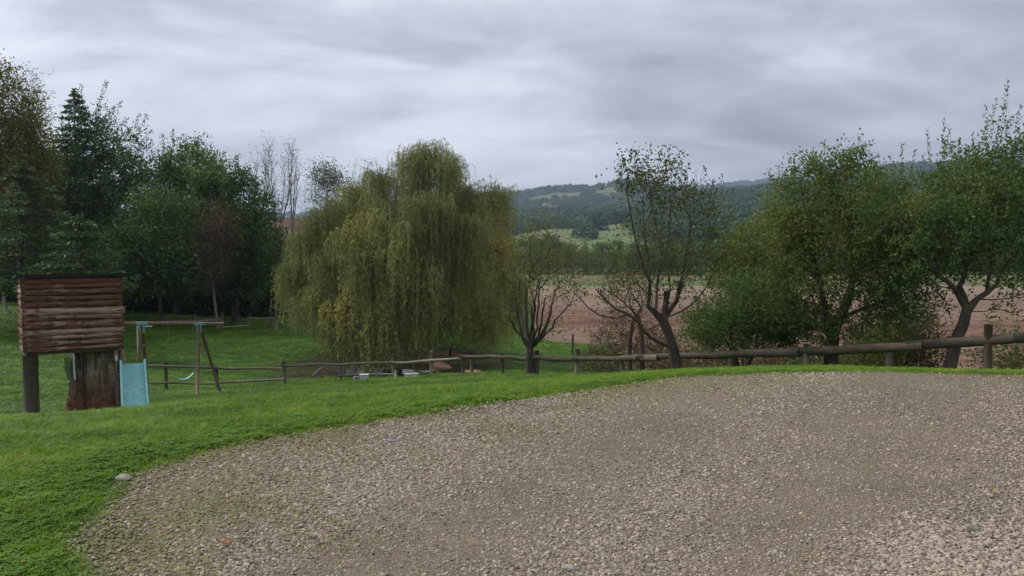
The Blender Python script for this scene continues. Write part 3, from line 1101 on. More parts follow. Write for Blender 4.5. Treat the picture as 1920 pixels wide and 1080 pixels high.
class Tree:
    """a skeleton grown limb by limb towards points spread through the crown's volume"""

    def __init__(s, seed, base):
        s.r = np.random.RandomState(seed)
        s.base = np.asarray(base, float)
        s.p = [s.base.copy()]
        s.par = [-1]
        s.dir = [np.array([0, 0, 1.0])]
        s.plen = [0.0]
        s.leafy = []
        s.minr = {}

    def addnode(s, p, par):
        s.p.append(np.asarray(p, float))
        s.par.append(par)
        d = s.p[-1] - s.p[par]
        l = np.linalg.norm(d)
        s.dir.append(d / (l + 1e-9))
        s.plen.append(s.plen[par] + l)
        return len(s.p) - 1

    def nearest(s, q):
        a = np.array(s.p)
        return int(np.argmin(((a - q) ** 2).sum(1)))

    def limb(s, pts, step=.25, wob=.03, start=None, rad=None):
        """explicit limb through world points; begins at the nearest existing node"""
        pts = [np.asarray(q, float) for q in pts]
        cur = s.nearest(pts[0]) if start is None else start
        c = catmull(np.array([s.p[cur]] + pts[(0 if start is not None else 1):]), 10)
        seg = np.linalg.norm(np.diff(c, axis=0), axis=1)
        L = seg.sum()
        n = max(2, int(L / step))
        t = np.concatenate([[0], np.cumsum(seg)])
        for k in range(1, n + 1):
            q = np.array([np.interp(L * k / n, t, c[:, j]) for j in range(3)])
            cur = s.addnode(q + s.r.randn(3) * wob * step, cur)
            if rad:
                s.minr[cur] = rad[0] + (rad[1] - rad[0]) * k / n
        return cur

    def grow(s, A, step=.3, wob=.12, penal=.25, lo=0, curve=.4, up=.0):
        A = np.asarray(A)
        P0 = np.array(s.p)
        d0 = np.array([((P0 - a) ** 2).sum(1).min() for a in A])
        order = np.argsort(np.sqrt(d0) * s.r.uniform(.8, 1.2, len(A)))
        cap = len(s.p) + len(A) * 12
        N = np.zeros((cap, 3))
        D = np.zeros((cap, 3))
        PL = np.zeros(cap)
        n = len(s.p)
        N[:n] = s.p
        D[:n] = s.dir
        PL[:n] = s.plen
        for q in order:
            a = A[q]
            dv = a - N[lo:n]
            dd = np.sqrt((dv ** 2).sum(1)) + 1e-6
            cosv = (dv * D[lo:n]).sum(1) / dd
            cost = dd * (1.25 - .45 * cosv) + penal * .1 * PL[lo:n] + up * np.maximum(N[lo:n, 2] - a[2], 0)
            k = int(np.argmin(cost)) + lo
            dist = dd[k - lo]
            m_ = int(min(11, max(1, round(dist / step))))
            c1 = N[k] + D[k] * dist * curve
            cur = k
            for i in range(1, m_ + 1):
                t = i / m_
                pt = (1 - t) ** 2 * N[k] + 2 * t * (1 - t) * c1 + t * t * a
                if i < m_:
                    pt = pt + s.r.randn(3) * wob * step
                cur = s.addnode(pt, cur)
                N[n] = s.p[-1]
                D[n] = s.dir[-1]
                PL[n] = s.plen[-1]
                n += 1
            s.leafy.append(cur)

    def radii(s, tip=.004, expo=2.2, trunk=None, taper=.62):
        n = len(s.p)
        w = np.zeros(n)
        kids = np.zeros(n, int)
        for i in range(n - 1, 0, -1):
            if kids[i] == 0:
                w[i] = max(w[i], tip ** expo)
            w[s.par[i]] += w[i]
            kids[s.par[i]] += 1
        r = w ** (1 / expo)
        if trunk:
            k = trunk / r[0]
            # scale so the base matches while the tips stay thin
            g = np.log(trunk / tip) / np.log(r[0] / tip)
            r = tip * (r / tip) ** g
        pl = np.array(s.plen)
        r = np.maximum(r * (1 - taper * np.clip(pl / np.percentile(pl, 97), 0, 1) ** 1.3), tip * .8)
        for i, q in s.minr.items():
            r[i] = max(r[i], q)
        return r

    def wood(s, r, k0=7, cut=0.0, flare=1.5):
        n = len(s.p)
        Pn = np.array(s.p)
        par = np.array(s.par)
        main = -np.ones(n, int)
        best = np.zeros(n)
        for i in range(1, n):
            if r[i] > best[par[i]]:
                best[par[i]] = r[i]
                main[par[i]] = i
        mb = MB()
        for i in range(n):
            if i != 0 and main[par[i]] == i:
                continue
            ch = [i]
            while main[ch[-1]] >= 0:
                ch.append(main[ch[-1]])
            if i != 0:
                ch = [par[i]] + ch
            if len(ch) < 2 or r[ch[1]] < cut:
                continue
            rr_ = r[ch].copy()
            if i != 0:
                rr_[0] = min(rr_[0], rr_[1] * 1.25)
            pp = Pn[ch]
            if i == 0:
                hh = np.maximum(pp[:, 2] - pp[0, 2], 0)
                rr_ = rr_ * (1 + (flare - 1) * np.exp(-hh / (r[0] * 1.6)))
            k = k0 if rr_[min(1, len(rr_) - 1)] > .04 else (5 if rr_[1] > .012 else 3)
            mb.tube(pp, rr_, k, caps=(k > 3), wob=.05 if k > 5 else 0, rng=s.r)
        return mb


def leaves_mesh(name, c, L, W, r, up=.3, down=0.0, dirs=None, origin=None, fold=.25, spread=1.0):
    n = len(c)
    a = r.randn(n, 3) * spread
    if dirs is not None:
        a = a * .6 + dirs
    a[:, 2] += up - down
    a = unit(a)
    s = unit(np.cross(a, r.randn(n, 3) + np.array([0, 0, .8])))
    nn = np.cross(a, s)
    L = (np.asarray(L) * r.uniform(.65, 1.25, n))[:, None]
    W = (np.asarray(W) * r.uniform(.7, 1.2, n))[:, None]
    v = np.stack([c, c + a * L * .45 + s * W / 2 + nn * W * fold, c + a * L, c + a * L * .45 - s * W / 2 + nn * W * fold], 1)
    if origin is not None:
        v = v - np.asarray(origin)
    f = np.arange(n * 4).reshape(n, 4)
    var = np.repeat(r.rand(n), 4)
    return mesh_np(name, v.reshape(-1, 3), f, False, {'v': ('POINT', var)})


def ellipsoids(r, specs, n, shell=.5):
    """specs: (px, py, depth, rx_px, ry_px, rdepth_m, weight)"""
    out = []
    w = np.array([q[3] * q[4] * (q[6] if len(q) > 6 else 1.) for q in specs], float)
    w /= w.sum()
    for q, k in zip(specs, r.multinomial(n, w)):
        u = unit(r.randn(k, 3)) * (r.rand(k, 1) ** shell) ** .7
        c = P(q[0], q[1], q[2])
        R = np.array([q[3] / F * q[2], q[5], q[4] / F * q[2]])
        out.append(c + u * R)
    return np.concatenate(out)


def spray(r, tips, dirs, n, sig, up=0.0):
    """n leaf positions on short curved twigs around each tip"""
    k = len(tips)
    t = r.rand(k, n, 1)
    nt = 3
    td = unit(r.randn(k, nt, 3) * .8 + dirs[:, None] + np.array([0, 0, up]))
    pick = r.randint(0, nt, (k, n))
    d = td[np.arange(k)[:, None], pick]
    pos_ = tips[:, None] + d * t * sig * 2.0 - dirs[:, None] * sig * .3 + r.randn(k, n, 3) * sig * .28
    return pos_.reshape(-1, 3), d.reshape(-1, 3)


def build_tree(name, label, cat, T, trunk_r, bark, leaf, nl, sig, L, W, group=None, tip=.004, cut=0, extra_leaves=None,
               up=.2, down=0., flare=1.5, leafy_frac=1.0, along=0, expo=2.2, ex_scale=1.0, taper=.62):
    root = empty(name, T.base, label, cat, group)
    r = T.radii(tip, expo, trunk_r, taper)
    T.wood(r, 7, cut, flare).build('trunk', bark, root, True, T.base)
    P_ = np.array(T.p)
    D_ = np.array(T.dir)
    tips = np.array(T.leafy)
    if leafy_frac < 1:
        tips = tips[T.r.rand(len(tips)) < leafy_frac]
    if along:
        thin = np.where(r < tip * along)[0]
        thin = thin[T.r.rand(len(thin)) < .5]
        tips = np.concatenate([tips, thin])
    if nl:
        c, d = spray(T.r, P_[tips], D_[tips], nl, sig)
        if extra_leaves is not None:
            L = np.concatenate([np.full(len(c), L), np.full(len(extra_leaves[0]), L * ex_scale)])
            W = np.concatenate([np.full(len(c), W), np.full(len(extra_leaves[0]), W * ex_scale)])
            c = np.concatenate([c, extra_leaves[0]])
            d = np.concatenate([d, extra_leaves[1]])
        me = leaves_mesh('crown', c, L, W, T.r, up, down, d * .7, T.base)
        o = link('crown', me, leaf, root)
    return root


def shoots(T, specs, lf=.075, gap=.035):
    """upright water shoots with leaves set alternately; specs: (px,py_bottom,px_top,py_top,depth)"""
    c, d = [], []
    for q in specs:
        b, t = P(q[0], q[1], q[4]), P(q[2], q[3], q[4] + T.r.uniform(-.2, .2))
        k = T.nearest(b)
        T.limb([b], start=k, step=.25)
        st = len(T.p) - 1
        T.limb([b * .5 + t * .5 + T.r.randn(3) * .05, t], start=st, step=.12, wob=.05)
        L_ = np.linalg.norm(t - b)
        n = int(L_ / gap)
        for i in range(n):
            u = .12 + .9 * i / n
            an = i * 2.4
            c.append(b + (t - b) * u)
            d.append(np.array([math.cos(an) * 1.5, math.sin(an) * 1.5, .9]) + unit(t - b) * .4)
    return np.array(c), unit(np.array(d)) * 1.6


def gz(px, d, dz=-.08):
    x = X(px, d)
    return np.array([x, d, h1(x, d) + dz])


# ---- E: big apple tree at the right, leaning trunk
T = Tree(101, gz(1778, 15.0))
T.limb([P(1790, 650, 15), P(1806, 605, 15), P(1812, 580, 15)], start=0, wob=.06)
T.limb([P(1812, 585, 15), P(1850, 545, 15.1), P(1890, 495, 15.2), P(1935, 430, 15.3), P(1990, 350, 15.3)], wob=.1)
T.limb([P(1830, 572, 15), P(1880, 560, 14.7), P(1925, 548, 14.4), P(1990, 540, 14.2)], wob=.1)
T.limb([P(1820, 580, 15), P(1860, 583, 15.3), P(1925, 582, 15.6), P(1970, 570, 15.6)], wob=.1)
T.limb([P(1806, 590, 15), P(1790, 540, 14.8), P(1750, 500, 14.6), P(1728, 450, 14.5), P(1700, 415, 14.5), P(1650, 402, 14.4)], wob=.1)
T.limb([P(1806, 580, 15), P(1803, 530, 15.3), P(1812, 470, 15.4), P(1800, 400, 15.4), P(1790, 320, 15.3)], wob=.1)
T.limb([P(1850, 545, 15.1), P(1860, 480, 15.6), P(1850, 400, 15.8), P(1880, 300, 15.8)], wob=.1)
A = ellipsoids(T.r, [(1880, 380, 15.2, 125, 110, 1.5), (1790, 400, 15.0, 110, 95, 1.4), (1720, 440, 14.8, 85, 80, 1.1), (1960, 440, 15.2, 110, 120, 1.5, .7),
                     (1850, 470, 15.4, 110, 60, 1.3), (1900, 300, 15.2, 85, 50, 1.0), (1680, 390, 14.8, 60, 40, .7, .8), (1790, 320, 15.0, 60, 35, .8),
                     (1900, 520, 15.6, 70, 40, .8, .35), (1760, 510, 15.2, 60, 40, .8, .4), (1690, 470, 15.1, 75, 70, 1.1, .9), (1670, 540, 15.3, 60, 45, .9, .7), (1640, 360, 15.2, 50, 45, .8, .8), (1720, 560, 15.6, 62, 42, .8, .8), (1690, 605, 15.8, 50, 30, .6, .5), (1900, 560, 15.6, 60, 40, .8, .3), (1640, 430, 15.2, 40, 60, .8, .6), (1830, 360, 15.2, 80, 70, 1.2)], 1150)
T.grow(A, .22, .14, .3, lo=8)
ex = shoots(T, [(1868, 290, 1890, 150, 15.1), (1850, 290, 1848, 200, 15.1), (1880, 270, 1902, 215, 15.0), (1770, 310, 1770, 222, 15.0), (1745, 320, 1740, 240, 15.0),
                (1790, 320, 1800, 262, 15.0), (1905, 260, 1915, 195, 15.0), (1692, 350, 1690, 268, 14.8), (1712, 350, 1714, 282, 14.8), (1668, 350, 1670, 292, 14.8),
                (1650, 360, 1648, 290, 14.8), (1826, 300, 1824, 248, 15.1), (1840, 270, 1870, 185, 15.2), (1757, 330, 1783, 240, 15.2), (1935, 250, 1940, 170, 15.2),
                (1728, 340, 1730, 290, 15.2), (1808, 320, 1815, 275, 15.2), (1885, 250, 1880, 190, 15.2)])
build_tree('apple_tree', 'large leaning apple tree with forked trunk and tall leafy shoots beside the tall fence post', 'tree', T, .11,
           MAT['bark_apple'], MAT['leaf_apple_deep'], 32, .17, .074, .040, 'orchard trees along the log fence', tip=.0035, extra_leaves=ex)

# ---- D: dense apple tree behind the fence
T = Tree(102, gz(1560, 16.5))
T.limb([P(1562, 640, 16.5), P(1572, 600, 16.5), P(1590, 560, 16.6)], start=0, rad=(.14, .1))
T.limb([P(1562, 640, 16.5), P(1545, 570, 16.4), P(1530, 500, 16.4), P(1515, 420, 16.4), P(1500, 340, 16.4)])
T.limb([P(1545, 575, 16.4), P(1500, 560, 16), P(1450, 540, 15.8)])
T.limb([P(1590, 560, 16.6), P(1600, 500, 16.8), P(1590, 420, 16.9), P(1585, 340, 16.9)])
T.limb([P(1575, 600, 16.5), P(1640, 570, 16.3), P(1690, 560, 16.2)])
T.limb([P(1530, 520, 16.4), P(1480, 460, 16.4), P(1465, 400, 16.4)])
A = ellipsoids(T.r, [(1510, 385, 16.4, 75, 75, 1.1), (1590, 370, 16.6, 75, 70, 1.2), (1550, 460, 16.4, 115, 70, 1.4), (1640, 420, 16.5, 75, 75, 1.2), (1500, 550, 16.2, 80, 60, 1.1, .9),
                     (1620, 520, 16.4, 90, 60, 1.1, .8), (1560, 615, 16.2, 60, 38, .8, .8), (1530, 315, 16.5, 45, 22, .6), (1600, 305, 16.5, 32, 26, .6), (1470, 470, 16.2, 40, 60, .8, .6),
                     (1665, 350, 16.5, 45, 30, .7), (1690, 560, 16.8, 60, 50, .9, .6), (1480, 420, 16.4, 45, 50, .9), (1680, 480, 16.9, 60, 60, .9), (1640, 590, 16.6, 60, 42, .8, .7), (1500, 600, 16.4, 60, 36, .8, .7)], 1250)
T.grow(A, .24, .14, .3, lo=3)
ex = shoots(T, [(1495, 330, 1490, 295, 16.4), (1590, 310, 1605, 275, 16.4), (1578, 310, 1572, 280, 16.4), (1540, 330, 1545, 300, 16.4), (1635, 330, 1640, 300, 16.4)])
build_tree('apple_tree', 'dense round apple tree on a short thick trunk behind the log fence', 'tree', T, .14,
           MAT['bark_dark'], MAT['leaf_apple'], 32, .19, .072, .042, 'orchard trees along the log fence', tip=.0035, extra_leaves=ex)

# ---- leafy shrub left of it
T = Tree(103, gz(1395, 17.5))
for q in [(1350, 560), (1390, 545), (1440, 540), (1330, 600), (1460, 590)]:
    T.limb([P((1395 + q[0]) / 2, 640, 17.4), P(q[0], q[1], 17.2 + T.r.uniform(-.5, .5))], start=0)
A = ellipsoids(T.r, [(1350, 600, 17.3, 60, 48, 1.0), (1420, 580, 17.3, 75, 55, 1.1), (1390, 620, 17.2, 100, 38, 1.1), (1500, 610, 17.0, 60, 40, .9), (1320, 615, 17.2, 40, 35, .8), (1460, 610, 17.2, 50, 45, .9), (1400, 540, 17.4, 45, 32, .8, .7)], 620)
T.grow(A, .2, .14, .2, lo=1)
build_tree('leafy_shrub', 'low spreading dark green shrub behind the fence, left of the dense apple tree', 'shrub', T, .05,
           MAT['bark_dark'], MAT['leaf_apple_deep'], 32, .17, .072, .042, tip=.003)

# ---- rounder green tree behind it
T = Tree(118, gz(1405, 30))
T.limb([P(1402, 560, 30), P(1405, 500, 30)], start=0)
A = ellipsoids(T.r, [(1400, 470, 30, 55, 52, 1.5), (1440, 450, 30, 50, 45, 1.5), (1370, 510, 30, 45, 45, 1.2), (1430, 520, 30, 55, 40, 1.3)], 420)
T.grow(A, .35, .14, .3, lo=1)
build_tree('leafy_tree', 'mid green bushy tree between the twiggy pruned tree and the dense apple tree', 'tree', T, .12,
           MAT['bark_dark'], MAT['leaf_apple'], 22, .28, .13, .08, tip=.005)

# ---- C: sparse pruned tree with leaning trunk
T = Tree(104, gz(1276, 16.3))
T.limb([P(1262, 660, 16.3), P(1247, 615, 16.3), P(1243, 600, 16.3)], start=0, wob=.05)
T.limb([P(1246, 604, 16.3), P(1249, 575, 16.3), P(1250, 545, 16.3)], rad=(.07, .055))      # sawn stub
T.limb([P(1243, 602, 16.3), P(1226, 585, 16.2), P(1212, 568, 16.1), P(1222, 540, 16.1), P(1205, 500, 16.1), P(1190, 440, 16.1), P(1178, 370, 16.0), P(1172, 320, 16)])
T.limb([P(1226, 580, 16.2), P(1233, 530, 16.5), P(1240, 470, 16.6), P(1225, 400, 16.7), P(1215, 330, 16.7)])
T.limb([P(1246, 600, 16.3), P(1270, 560, 16.5), P(1290, 510, 16.7), P(1325, 455, 16.8), P(1345, 400, 16.8)])
T.limb([P(1246, 600, 16.3), P(1262, 590, 16.1), P(1300, 570, 16.0), P(1330, 530, 15.9), P(1345, 490, 15.8)])
T.limb([P(1244, 600, 16.3), P(1256, 540, 16.7), P(1250, 480, 16.9), P(1258, 400, 17), P(1250, 320, 17)])
T.limb([P(1212, 568, 16.1), P(1218, 500, 15.8), P(1208, 440, 15.7), P(1205, 370, 15.6)])
T.limb([P(1247, 655, 16.2), P(1215, 630, 16.0), P(1190, 596, 15.8), P(1150, 575, 15.7), P(1120, 545, 15.6)], rad=(.04, .018))
T.limb([P(1180, 590, 15.8), P(1140, 597, 15.7), P(1100, 575, 15.6), P(1085, 555, 15.6)], rad=(.022, .010))
T.limb([P(1262, 560, 16.4), P(1285, 480, 16.2), P(1300, 400, 16.1), P(1300, 350, 16)])
A = ellipsoids(T.r, [(1200, 345, 16.3, 42, 42, .9), (1240, 340, 16.4, 50, 55, 1.0), (1290, 370, 16.4, 55, 45, .9), (1325, 400, 16.4, 42, 50, .8, .7), (1200, 430, 16.2, 40, 60, .8, .6),
                     (1260, 430, 16.4, 60, 60, 1, .6), (1330, 480, 16.2, 40, 50, .7, .5), (1170, 510, 16, 45, 50, .6, .35), (1120, 560, 15.7, 40, 25, .4, .4), (1180, 320, 16.3, 25, 40, .6), (1275, 520, 16.2, 60, 45, .8, .35), (1240, 500, 16.2, 75, 65, .9, .6), (1330, 470, 16.2, 45, 60, .8, .5), (1150, 500, 16.0, 45, 55, .6, .5)], 700)
T.grow(A, .22, .2, .5, lo=8, up=1.0)
n_thin = len(T.p)
# straight upright young shoots
ex = shoots(T, [(1185, 330, 1180, 282, 16.2), (1195, 340, 1192, 280, 16.2), (1215, 330, 1222, 268, 16.4), (1235, 330, 1240, 278, 16.4), (1250, 330, 1256, 275, 16.4), (1288, 360, 1285, 320, 16.4),
                (1300, 370, 1305, 318, 16.4), (1330, 380, 1340, 335, 16.4), (1340, 380, 1354, 325, 16.4), (1163, 355, 1160, 320, 16.2), (1205, 330, 1210, 300, 16.2), (1318, 370, 1322, 312, 16.4)], gap=.05)
build_tree('pear_tree', 'sparse fruit tree with a sawn stub and slanting dark trunk at the log fence', 'tree', T, .115,
           MAT['bark_dark'], MAT['leaf_pear'], 9, .2, .075, .045, 'orchard trees along the log fence', tip=.0042, extra_leaves=ex, leafy_frac=.72, expo=1.7, taper=.8)

# ---- A: small pruned vase shaped tree
T = Tree(105, gz(993, 21.5))
T.limb([P(994, 680, 21.5), P(994, 655, 21.5)], start=0, rad=(.13, .11))
stubs = []
for k, q in enumerate([(965, 560), (985, 545), (1004, 550), (1022, 560), (1040, 548), (955, 600), (1050, 590), (975, 575), (1030, 590), (998, 575), (1012, 530)]):
    st = T.limb([P(994 + (q[0] - 994) * .6, 622, 21.5 + .3 * math.sin(k * 2)), P(q[0], q[1], 21.5 + .8 * math.sin(k * 2))], start=len(T.p) - 1 if k == 0 else T.nearest(P(994, 655, 21.5)), rad=(.042, .022), step=.2, wob=.08)
A = ellipsoids(T.r, [(1010, 475, 21.5, 75, 52, 1.0), (980, 520, 21.5, 50, 45, 1.0, .7), (1060, 530, 21.5, 42, 45, .7, .8), (1005, 430, 21.5, 30, 22, .6), (1040, 610, 21.4, 45, 20, .5, .4), (960, 560, 21.4, 30, 40, .5, .5)], 420)
T.grow(A, .25, .18, .5, lo=6, up=.8)
build_tree('pruned_tree', 'small pollarded tree with dark stubs at the log fence beside the willow', 'tree', T, .125,
           MAT['bark_dark'], MAT['leaf_autumn'], 7, .3, .08, .042, 'orchard trees along the log fence', tip=.0045)

# ---- B: two small bare trees behind
for k, (bx, bd, seed, lab) in enumerate([(1205, 22, 106, 'small bare twiggy tree behind the fence, nearer the leaning fruit tree'),
                                         (1183, 23, 107, 'small bare twiggy tree behind the fence, nearer the brown brush')]):
    T = Tree(seed, gz(bx, bd))
    T.limb([P(bx - 2, 640, bd), P(bx - 6 + 10 * k, 600, bd)], start=0)
    A = ellipsoids(T.r, [(bx - 15 + 10 * k, 570, bd, 60, 60, 1.0), (bx - 25 + 5 * k, 530, bd, 50, 40, .9)], 190)
    T.grow(A, .25, .2, .3, lo=2)
    build_tree('bare_tree', lab, 'tree', T, .075, MAT['bark_twig'], MAT['leaf_brush'], 4, .2, .07, .04, 'small bare trees behind the fence', tip=.005)

# ---- brown brush along the field edge
def brush(px, d, wpx, hpx, seed, lab, mat='leaf_brush', nl=9, n=260, dens=1.0, leafL=.07):
    T = Tree(seed, gz(px, d))
    b = T.base
    zt = CAMZ + (470 - 0) / F * d
    hh = hpx / F * d
    ww = wpx / F * d
    u = unit(T.r.randn(n, 3)) * T.r.rand(n, 1) ** .4
    A = b + np.array([0, 0, hh * .50]) + u * np.array([ww / 2, min(ww / 2, 1.5), hh * .55])
    A[:, 2] = np.maximum(A[:, 2], b[2] + .1)
    for k in range(7):
        a = k * .9
        T.limb([b + np.array([math.cos(a) * ww * .18, math.sin(a) * .3, hh * .3])], start=0)
    T.grow(A, .22, .2, .1, lo=1)
    return build_tree('bramble_bush', lab, 'bush', T, .035, MAT['bark_twig'], MAT[mat], nl, .18, leafL, leafL * .55, tip=.0035, group='brown scrub along the field edge', flare=1)


brush(1160, 24, 110, 120, 201, 'brown leafless thicket left of the bare trees at the field edge', nl=10, n=380)
brush(1235, 23, 90, 110, 202, 'reddish twiggy bush behind the leaning fruit tree', nl=8, n=380)
brush(1320, 21, 120, 75, 203, 'low brown bramble under the dark shrub', nl=10)
brush(1470, 20, 130, 60, 204, 'low brown bramble between two fence posts left of the thick trunk', nl=10)
brush(1650, 18, 90, 110, 205, 'tall tangled bramble with green leaves right of the thick apple trunk', 'leaf_apple', 12)
brush(1730, 18, 120, 135, 206, 'tangled brush behind the leaning apple trunk', 'leaf_brush', 10, 380)
brush(1600, 19, 90, 60, 207, 'pale dry weeds under the dense apple tree', nl=9, n=320)
brush(1640, 20, 110, 100, 213, 'red brown twiggy scrub left of the tall tangled bramble', nl=8, n=380)
brush(1410, 22, 150, 90, 214, 'wide brown dead scrub behind the dark low shrub', nl=8, n=380)
brush(1690, 19, 130, 150, 209, 'dense brown and green tangle filling the gap between the two big apple trees', 'leaf_apple', 12, 380)
brush(1120, 26, 80, 60, 210, 'low brown weeds at the near corner of the ploughed field', nl=6)
brush(1265, 19, 130, 50, 211, 'low dead weeds around the foot of the leaning fruit tree', nl=4)
brush(1540, 18, 120, 55, 212, 'low tangle around the foot of the thick trunk', 'leaf_apple', 8)
brush(1905, 17, 140, 100, 215, 'loose leafy bush behind the fence at the right edge of the view', 'leaf_apple', 9, 300)
brush(1850, 19, 120, 60, 208, 'sparse dry weeds behind the tall fence post', nl=2, n=90)

# ---- willow
def willow():
    r = np.random.RandomState(301)
    wd = 37.0
    T = Tree(301, gz(735, wd))
    T.limb([P(735, 610, wd), P(738, 560, wd)], start=0, rad=(.42, .34))
    hub = len(T.p) - 1
    for q in [(790, 460, .3, 800, 330, .5), (700, 470, -.8, 690, 380, -.6), (650, 490, .5, 600, 440, .3), (830, 470, -.5, 880, 400, .2), (740, 450, 1.5, 745, 350, 1.2), (760, 480, -2, 770, 420, -3),
              (680, 520, -2.2, 640, 480, -3), (860, 520, -1.5, 910, 460, -2), (620, 540, .8, 570, 500, .5), (800, 500, 2, 850, 430, 2.4), (690, 490, 2, 650, 440, 2.6)]:
        T.limb([P(q[0], q[1], wd + q[2]), P(q[3], q[4], wd + q[5])], start=hub, step=.5, wob=.1)
    tx = np.array([520, 540, 560, 600, 650, 700, 740, 800, 850, 900, 930, 955, 965])
    ty = np.array([520, 460, 432, 398, 375, 335, 300, 272, 302, 345, 362, 410, 480])
    fn, lobe = [], []
    LB = [(800, 282), (845, 305), (765, 298), (722, 335), (885, 348), (925, 366), (672, 358), (640, 392), (596, 412), (562, 446), (542, 505), (655, 436), (716, 405), (785, 372), (838, 452),
          (882, 510), (930, 462), (948, 530), (608, 492), (680, 512), (732, 552), (782, 512), (832, 556), (902, 570), (642, 562), (592, 552), (560, 570), (748, 462), (700, 596), (785, 585),
          (825, 400), (870, 415), (690, 470), (840, 610), (735, 620), (655, 615), (610, 610), (905, 612), (765, 430), (815, 500)]
    LB[1] = (836, 312)
    LB[4] = (872, 362)
    for li, (a, b) in enumerate(LB):
        rad_ = 5.6 * math.sqrt(max(.05, 1 - ((a - 740) / 226.) ** 2))
        tf = np.clip((b - np.interp(a, tx, ty)) / 230., 0, 1)
        sh = math.sqrt(max(0, 1 - (1 - tf) ** 2.4))
        if a < 620:
            a += 16
        for sgn, cnt_ in ((-1, 9), (1, 5)):
            for _ in range(cnt_):
                dep = wd + sgn * rad_ * sh * r.uniform(.80, 1.0) + r.randn() * .25
                off = r.randn(2) * [12, 8]
                fn.append(P(a + off[0], b + abs(off[0]) * .5 + off[1] + 6, dep))
                lobe.append(li)
    for a, b in [(690, 298), (706, 312), (742, 292), (818, 268), (838, 282), (905, 342), (925, 346), (948, 352), (660, 342), (630, 375), (575, 420), (790, 270), (770, 283)]:
        fn.append(P(a, b + 10, wd + r.uniform(-.5, .3)))
        lobe.append(-1)
    for k in range(30):                      # inner curtains
        a = 740 + 170 * r.uniform(-1, 1)
        t_ = np.interp(a, tx, ty)
        fn.append(P(a, t_ + 50 + r.rand() * (560 - t_ - 50), wd + r.uniform(-2, 2.5)))
        lobe.append(100 + k)
    lobehue = r.rand(200) * .55 - .04
    fn = np.array(fn)
    T.grow(fn, .6, .22, .6, lo=3, curve=.3, up=1.0)
    root = empty('willow_tree', T.base, 'tall weeping willow with yellow green hanging strands over the dark pond', 'tree')
    rd = T.radii(.012, 2.0, .42, .5)
    T.wood(rd, 9, 0, 1.4).build('trunk', MAT['bark_dark'], root, True, T.base)
    C, D, VV, LL = [], [], [], []
    mb = MB()
    axis = np.array([X(740, wd), wd])
    for fi, c0 in enumerate(fn):
        out = unit(unit(np.append(c0[:2] - axis, 0)) + r.randn(3) * [.5, .5, 0])
        ns = r.randint(11, 21) if lobe[fi] >= 0 else 4
        hue = lobehue[lobe[fi]] + r.uniform(-.08, .08)
        lush = r.uniform(.6, 1.15)
        for q in range(ns):
            az = unit(out * r.uniform(.3, 1.1) + np.append(r.randn(2) * .55, 0))
            reach = r.uniform(.15, .95) * (1.0 if c0[2] > 2 else .8)
            rise = r.uniform(.05, .55)
            s0 = c0 + r.randn(3) * [.18, .18, .18]
            ln = r.uniform(1.5, 3.6) * lush
            pxc = 960 + c0[0] / c0[1] * F
            hem = np.interp(pxc, [520, 570, 610, 640, 700, 760, 800, 850, 900, 960], [575, 590, 612, 655, 676, 668, 630, 622, 642, 640])
            floor_ = CAMZ + (470 - hem) / F * wd + r.uniform(-.1, 1.1) if c0[1] < wd + 1.5 else -3.5 + r.uniform(0, .9) + (.8 if pxc < 600 else 0) + (1.2 if pxc > 790 else 0)
            end = max(s0[2] + rise - ln, floor_)
            n = 9
            t = np.array([0, .06, .12, .19, .27, .38, .55, .76, 1.0])
            hx = np.minimum(1, t * 3.2)
            hz = rise * np.sin(np.minimum(t * 3.0, 1) * np.pi / 2) * 1.0
            drop = (s0[2] + rise - end) * np.clip((t - .18) / .82, 0, 1) ** 1.15
            pts = s0 + az[None] * (reach * (1 - (1 - hx) ** 2))[:, None]
            sway = r.randn(2) * .10
            pts[:, :2] += sway[None] * (t[:, None] ** 2)
            pts[:, 2] = s0[2] + hz - drop
            if pts[0, 2] - end < .3 and s0[2] < floor_:
                continue
            mb.tube(pts[[0, 1, 2, 3, 5, 8]], np.linspace(.009, .003, 6), 3, caps=False)
            pts[2:, :2] += r.randn(7, 2) * .025
            tot = np.linalg.norm(np.diff(pts, axis=0), axis=1)
            cum = np.concatenate([[0], np.cumsum(tot)])
            m_ = int(cum[-1] / .085)
            u = np.sort(r.uniform(.08, 1, m_)) * cum[-1]
            pp = np.stack([np.interp(u, cum, pts[:, j]) for j in range(3)], -1)
            C.append(pp + r.randn(m_, 3) * .018)
            VV.append(np.full(m_, hue) + r.rand(m_) * .5)
    C = np.concatenate(C)
    v_ = np.concatenate(VV)
    n = len(C)
    a = unit(r.randn(n, 3) * [.55, .55, .25] + [0, 0, -1.0])
    s = unit(np.cross(a, r.randn(n, 3)))
    L = (.16 * r.uniform(.6, 1.2, n))[:, None]
    W = (.030 * r.uniform(.7, 1.2, n))[:, None]
    V = np.stack([C, C + a * L * .4 + s * W / 2, C + a * L, C + a * L * .4 - s * W / 2], 1) - T.base
    me = mesh_np('crown', V.reshape(-1, 3), np.arange(n * 4).reshape(n, 4), False, {'v': ('POINT', np.repeat(v_, 4))})
    link('crown', me, MAT['leaf_willow'], root)
    mb.build('hanging_strands', MAT['bark_willow'], root, False, T.base)
    print('willow leaves', n)


willow()

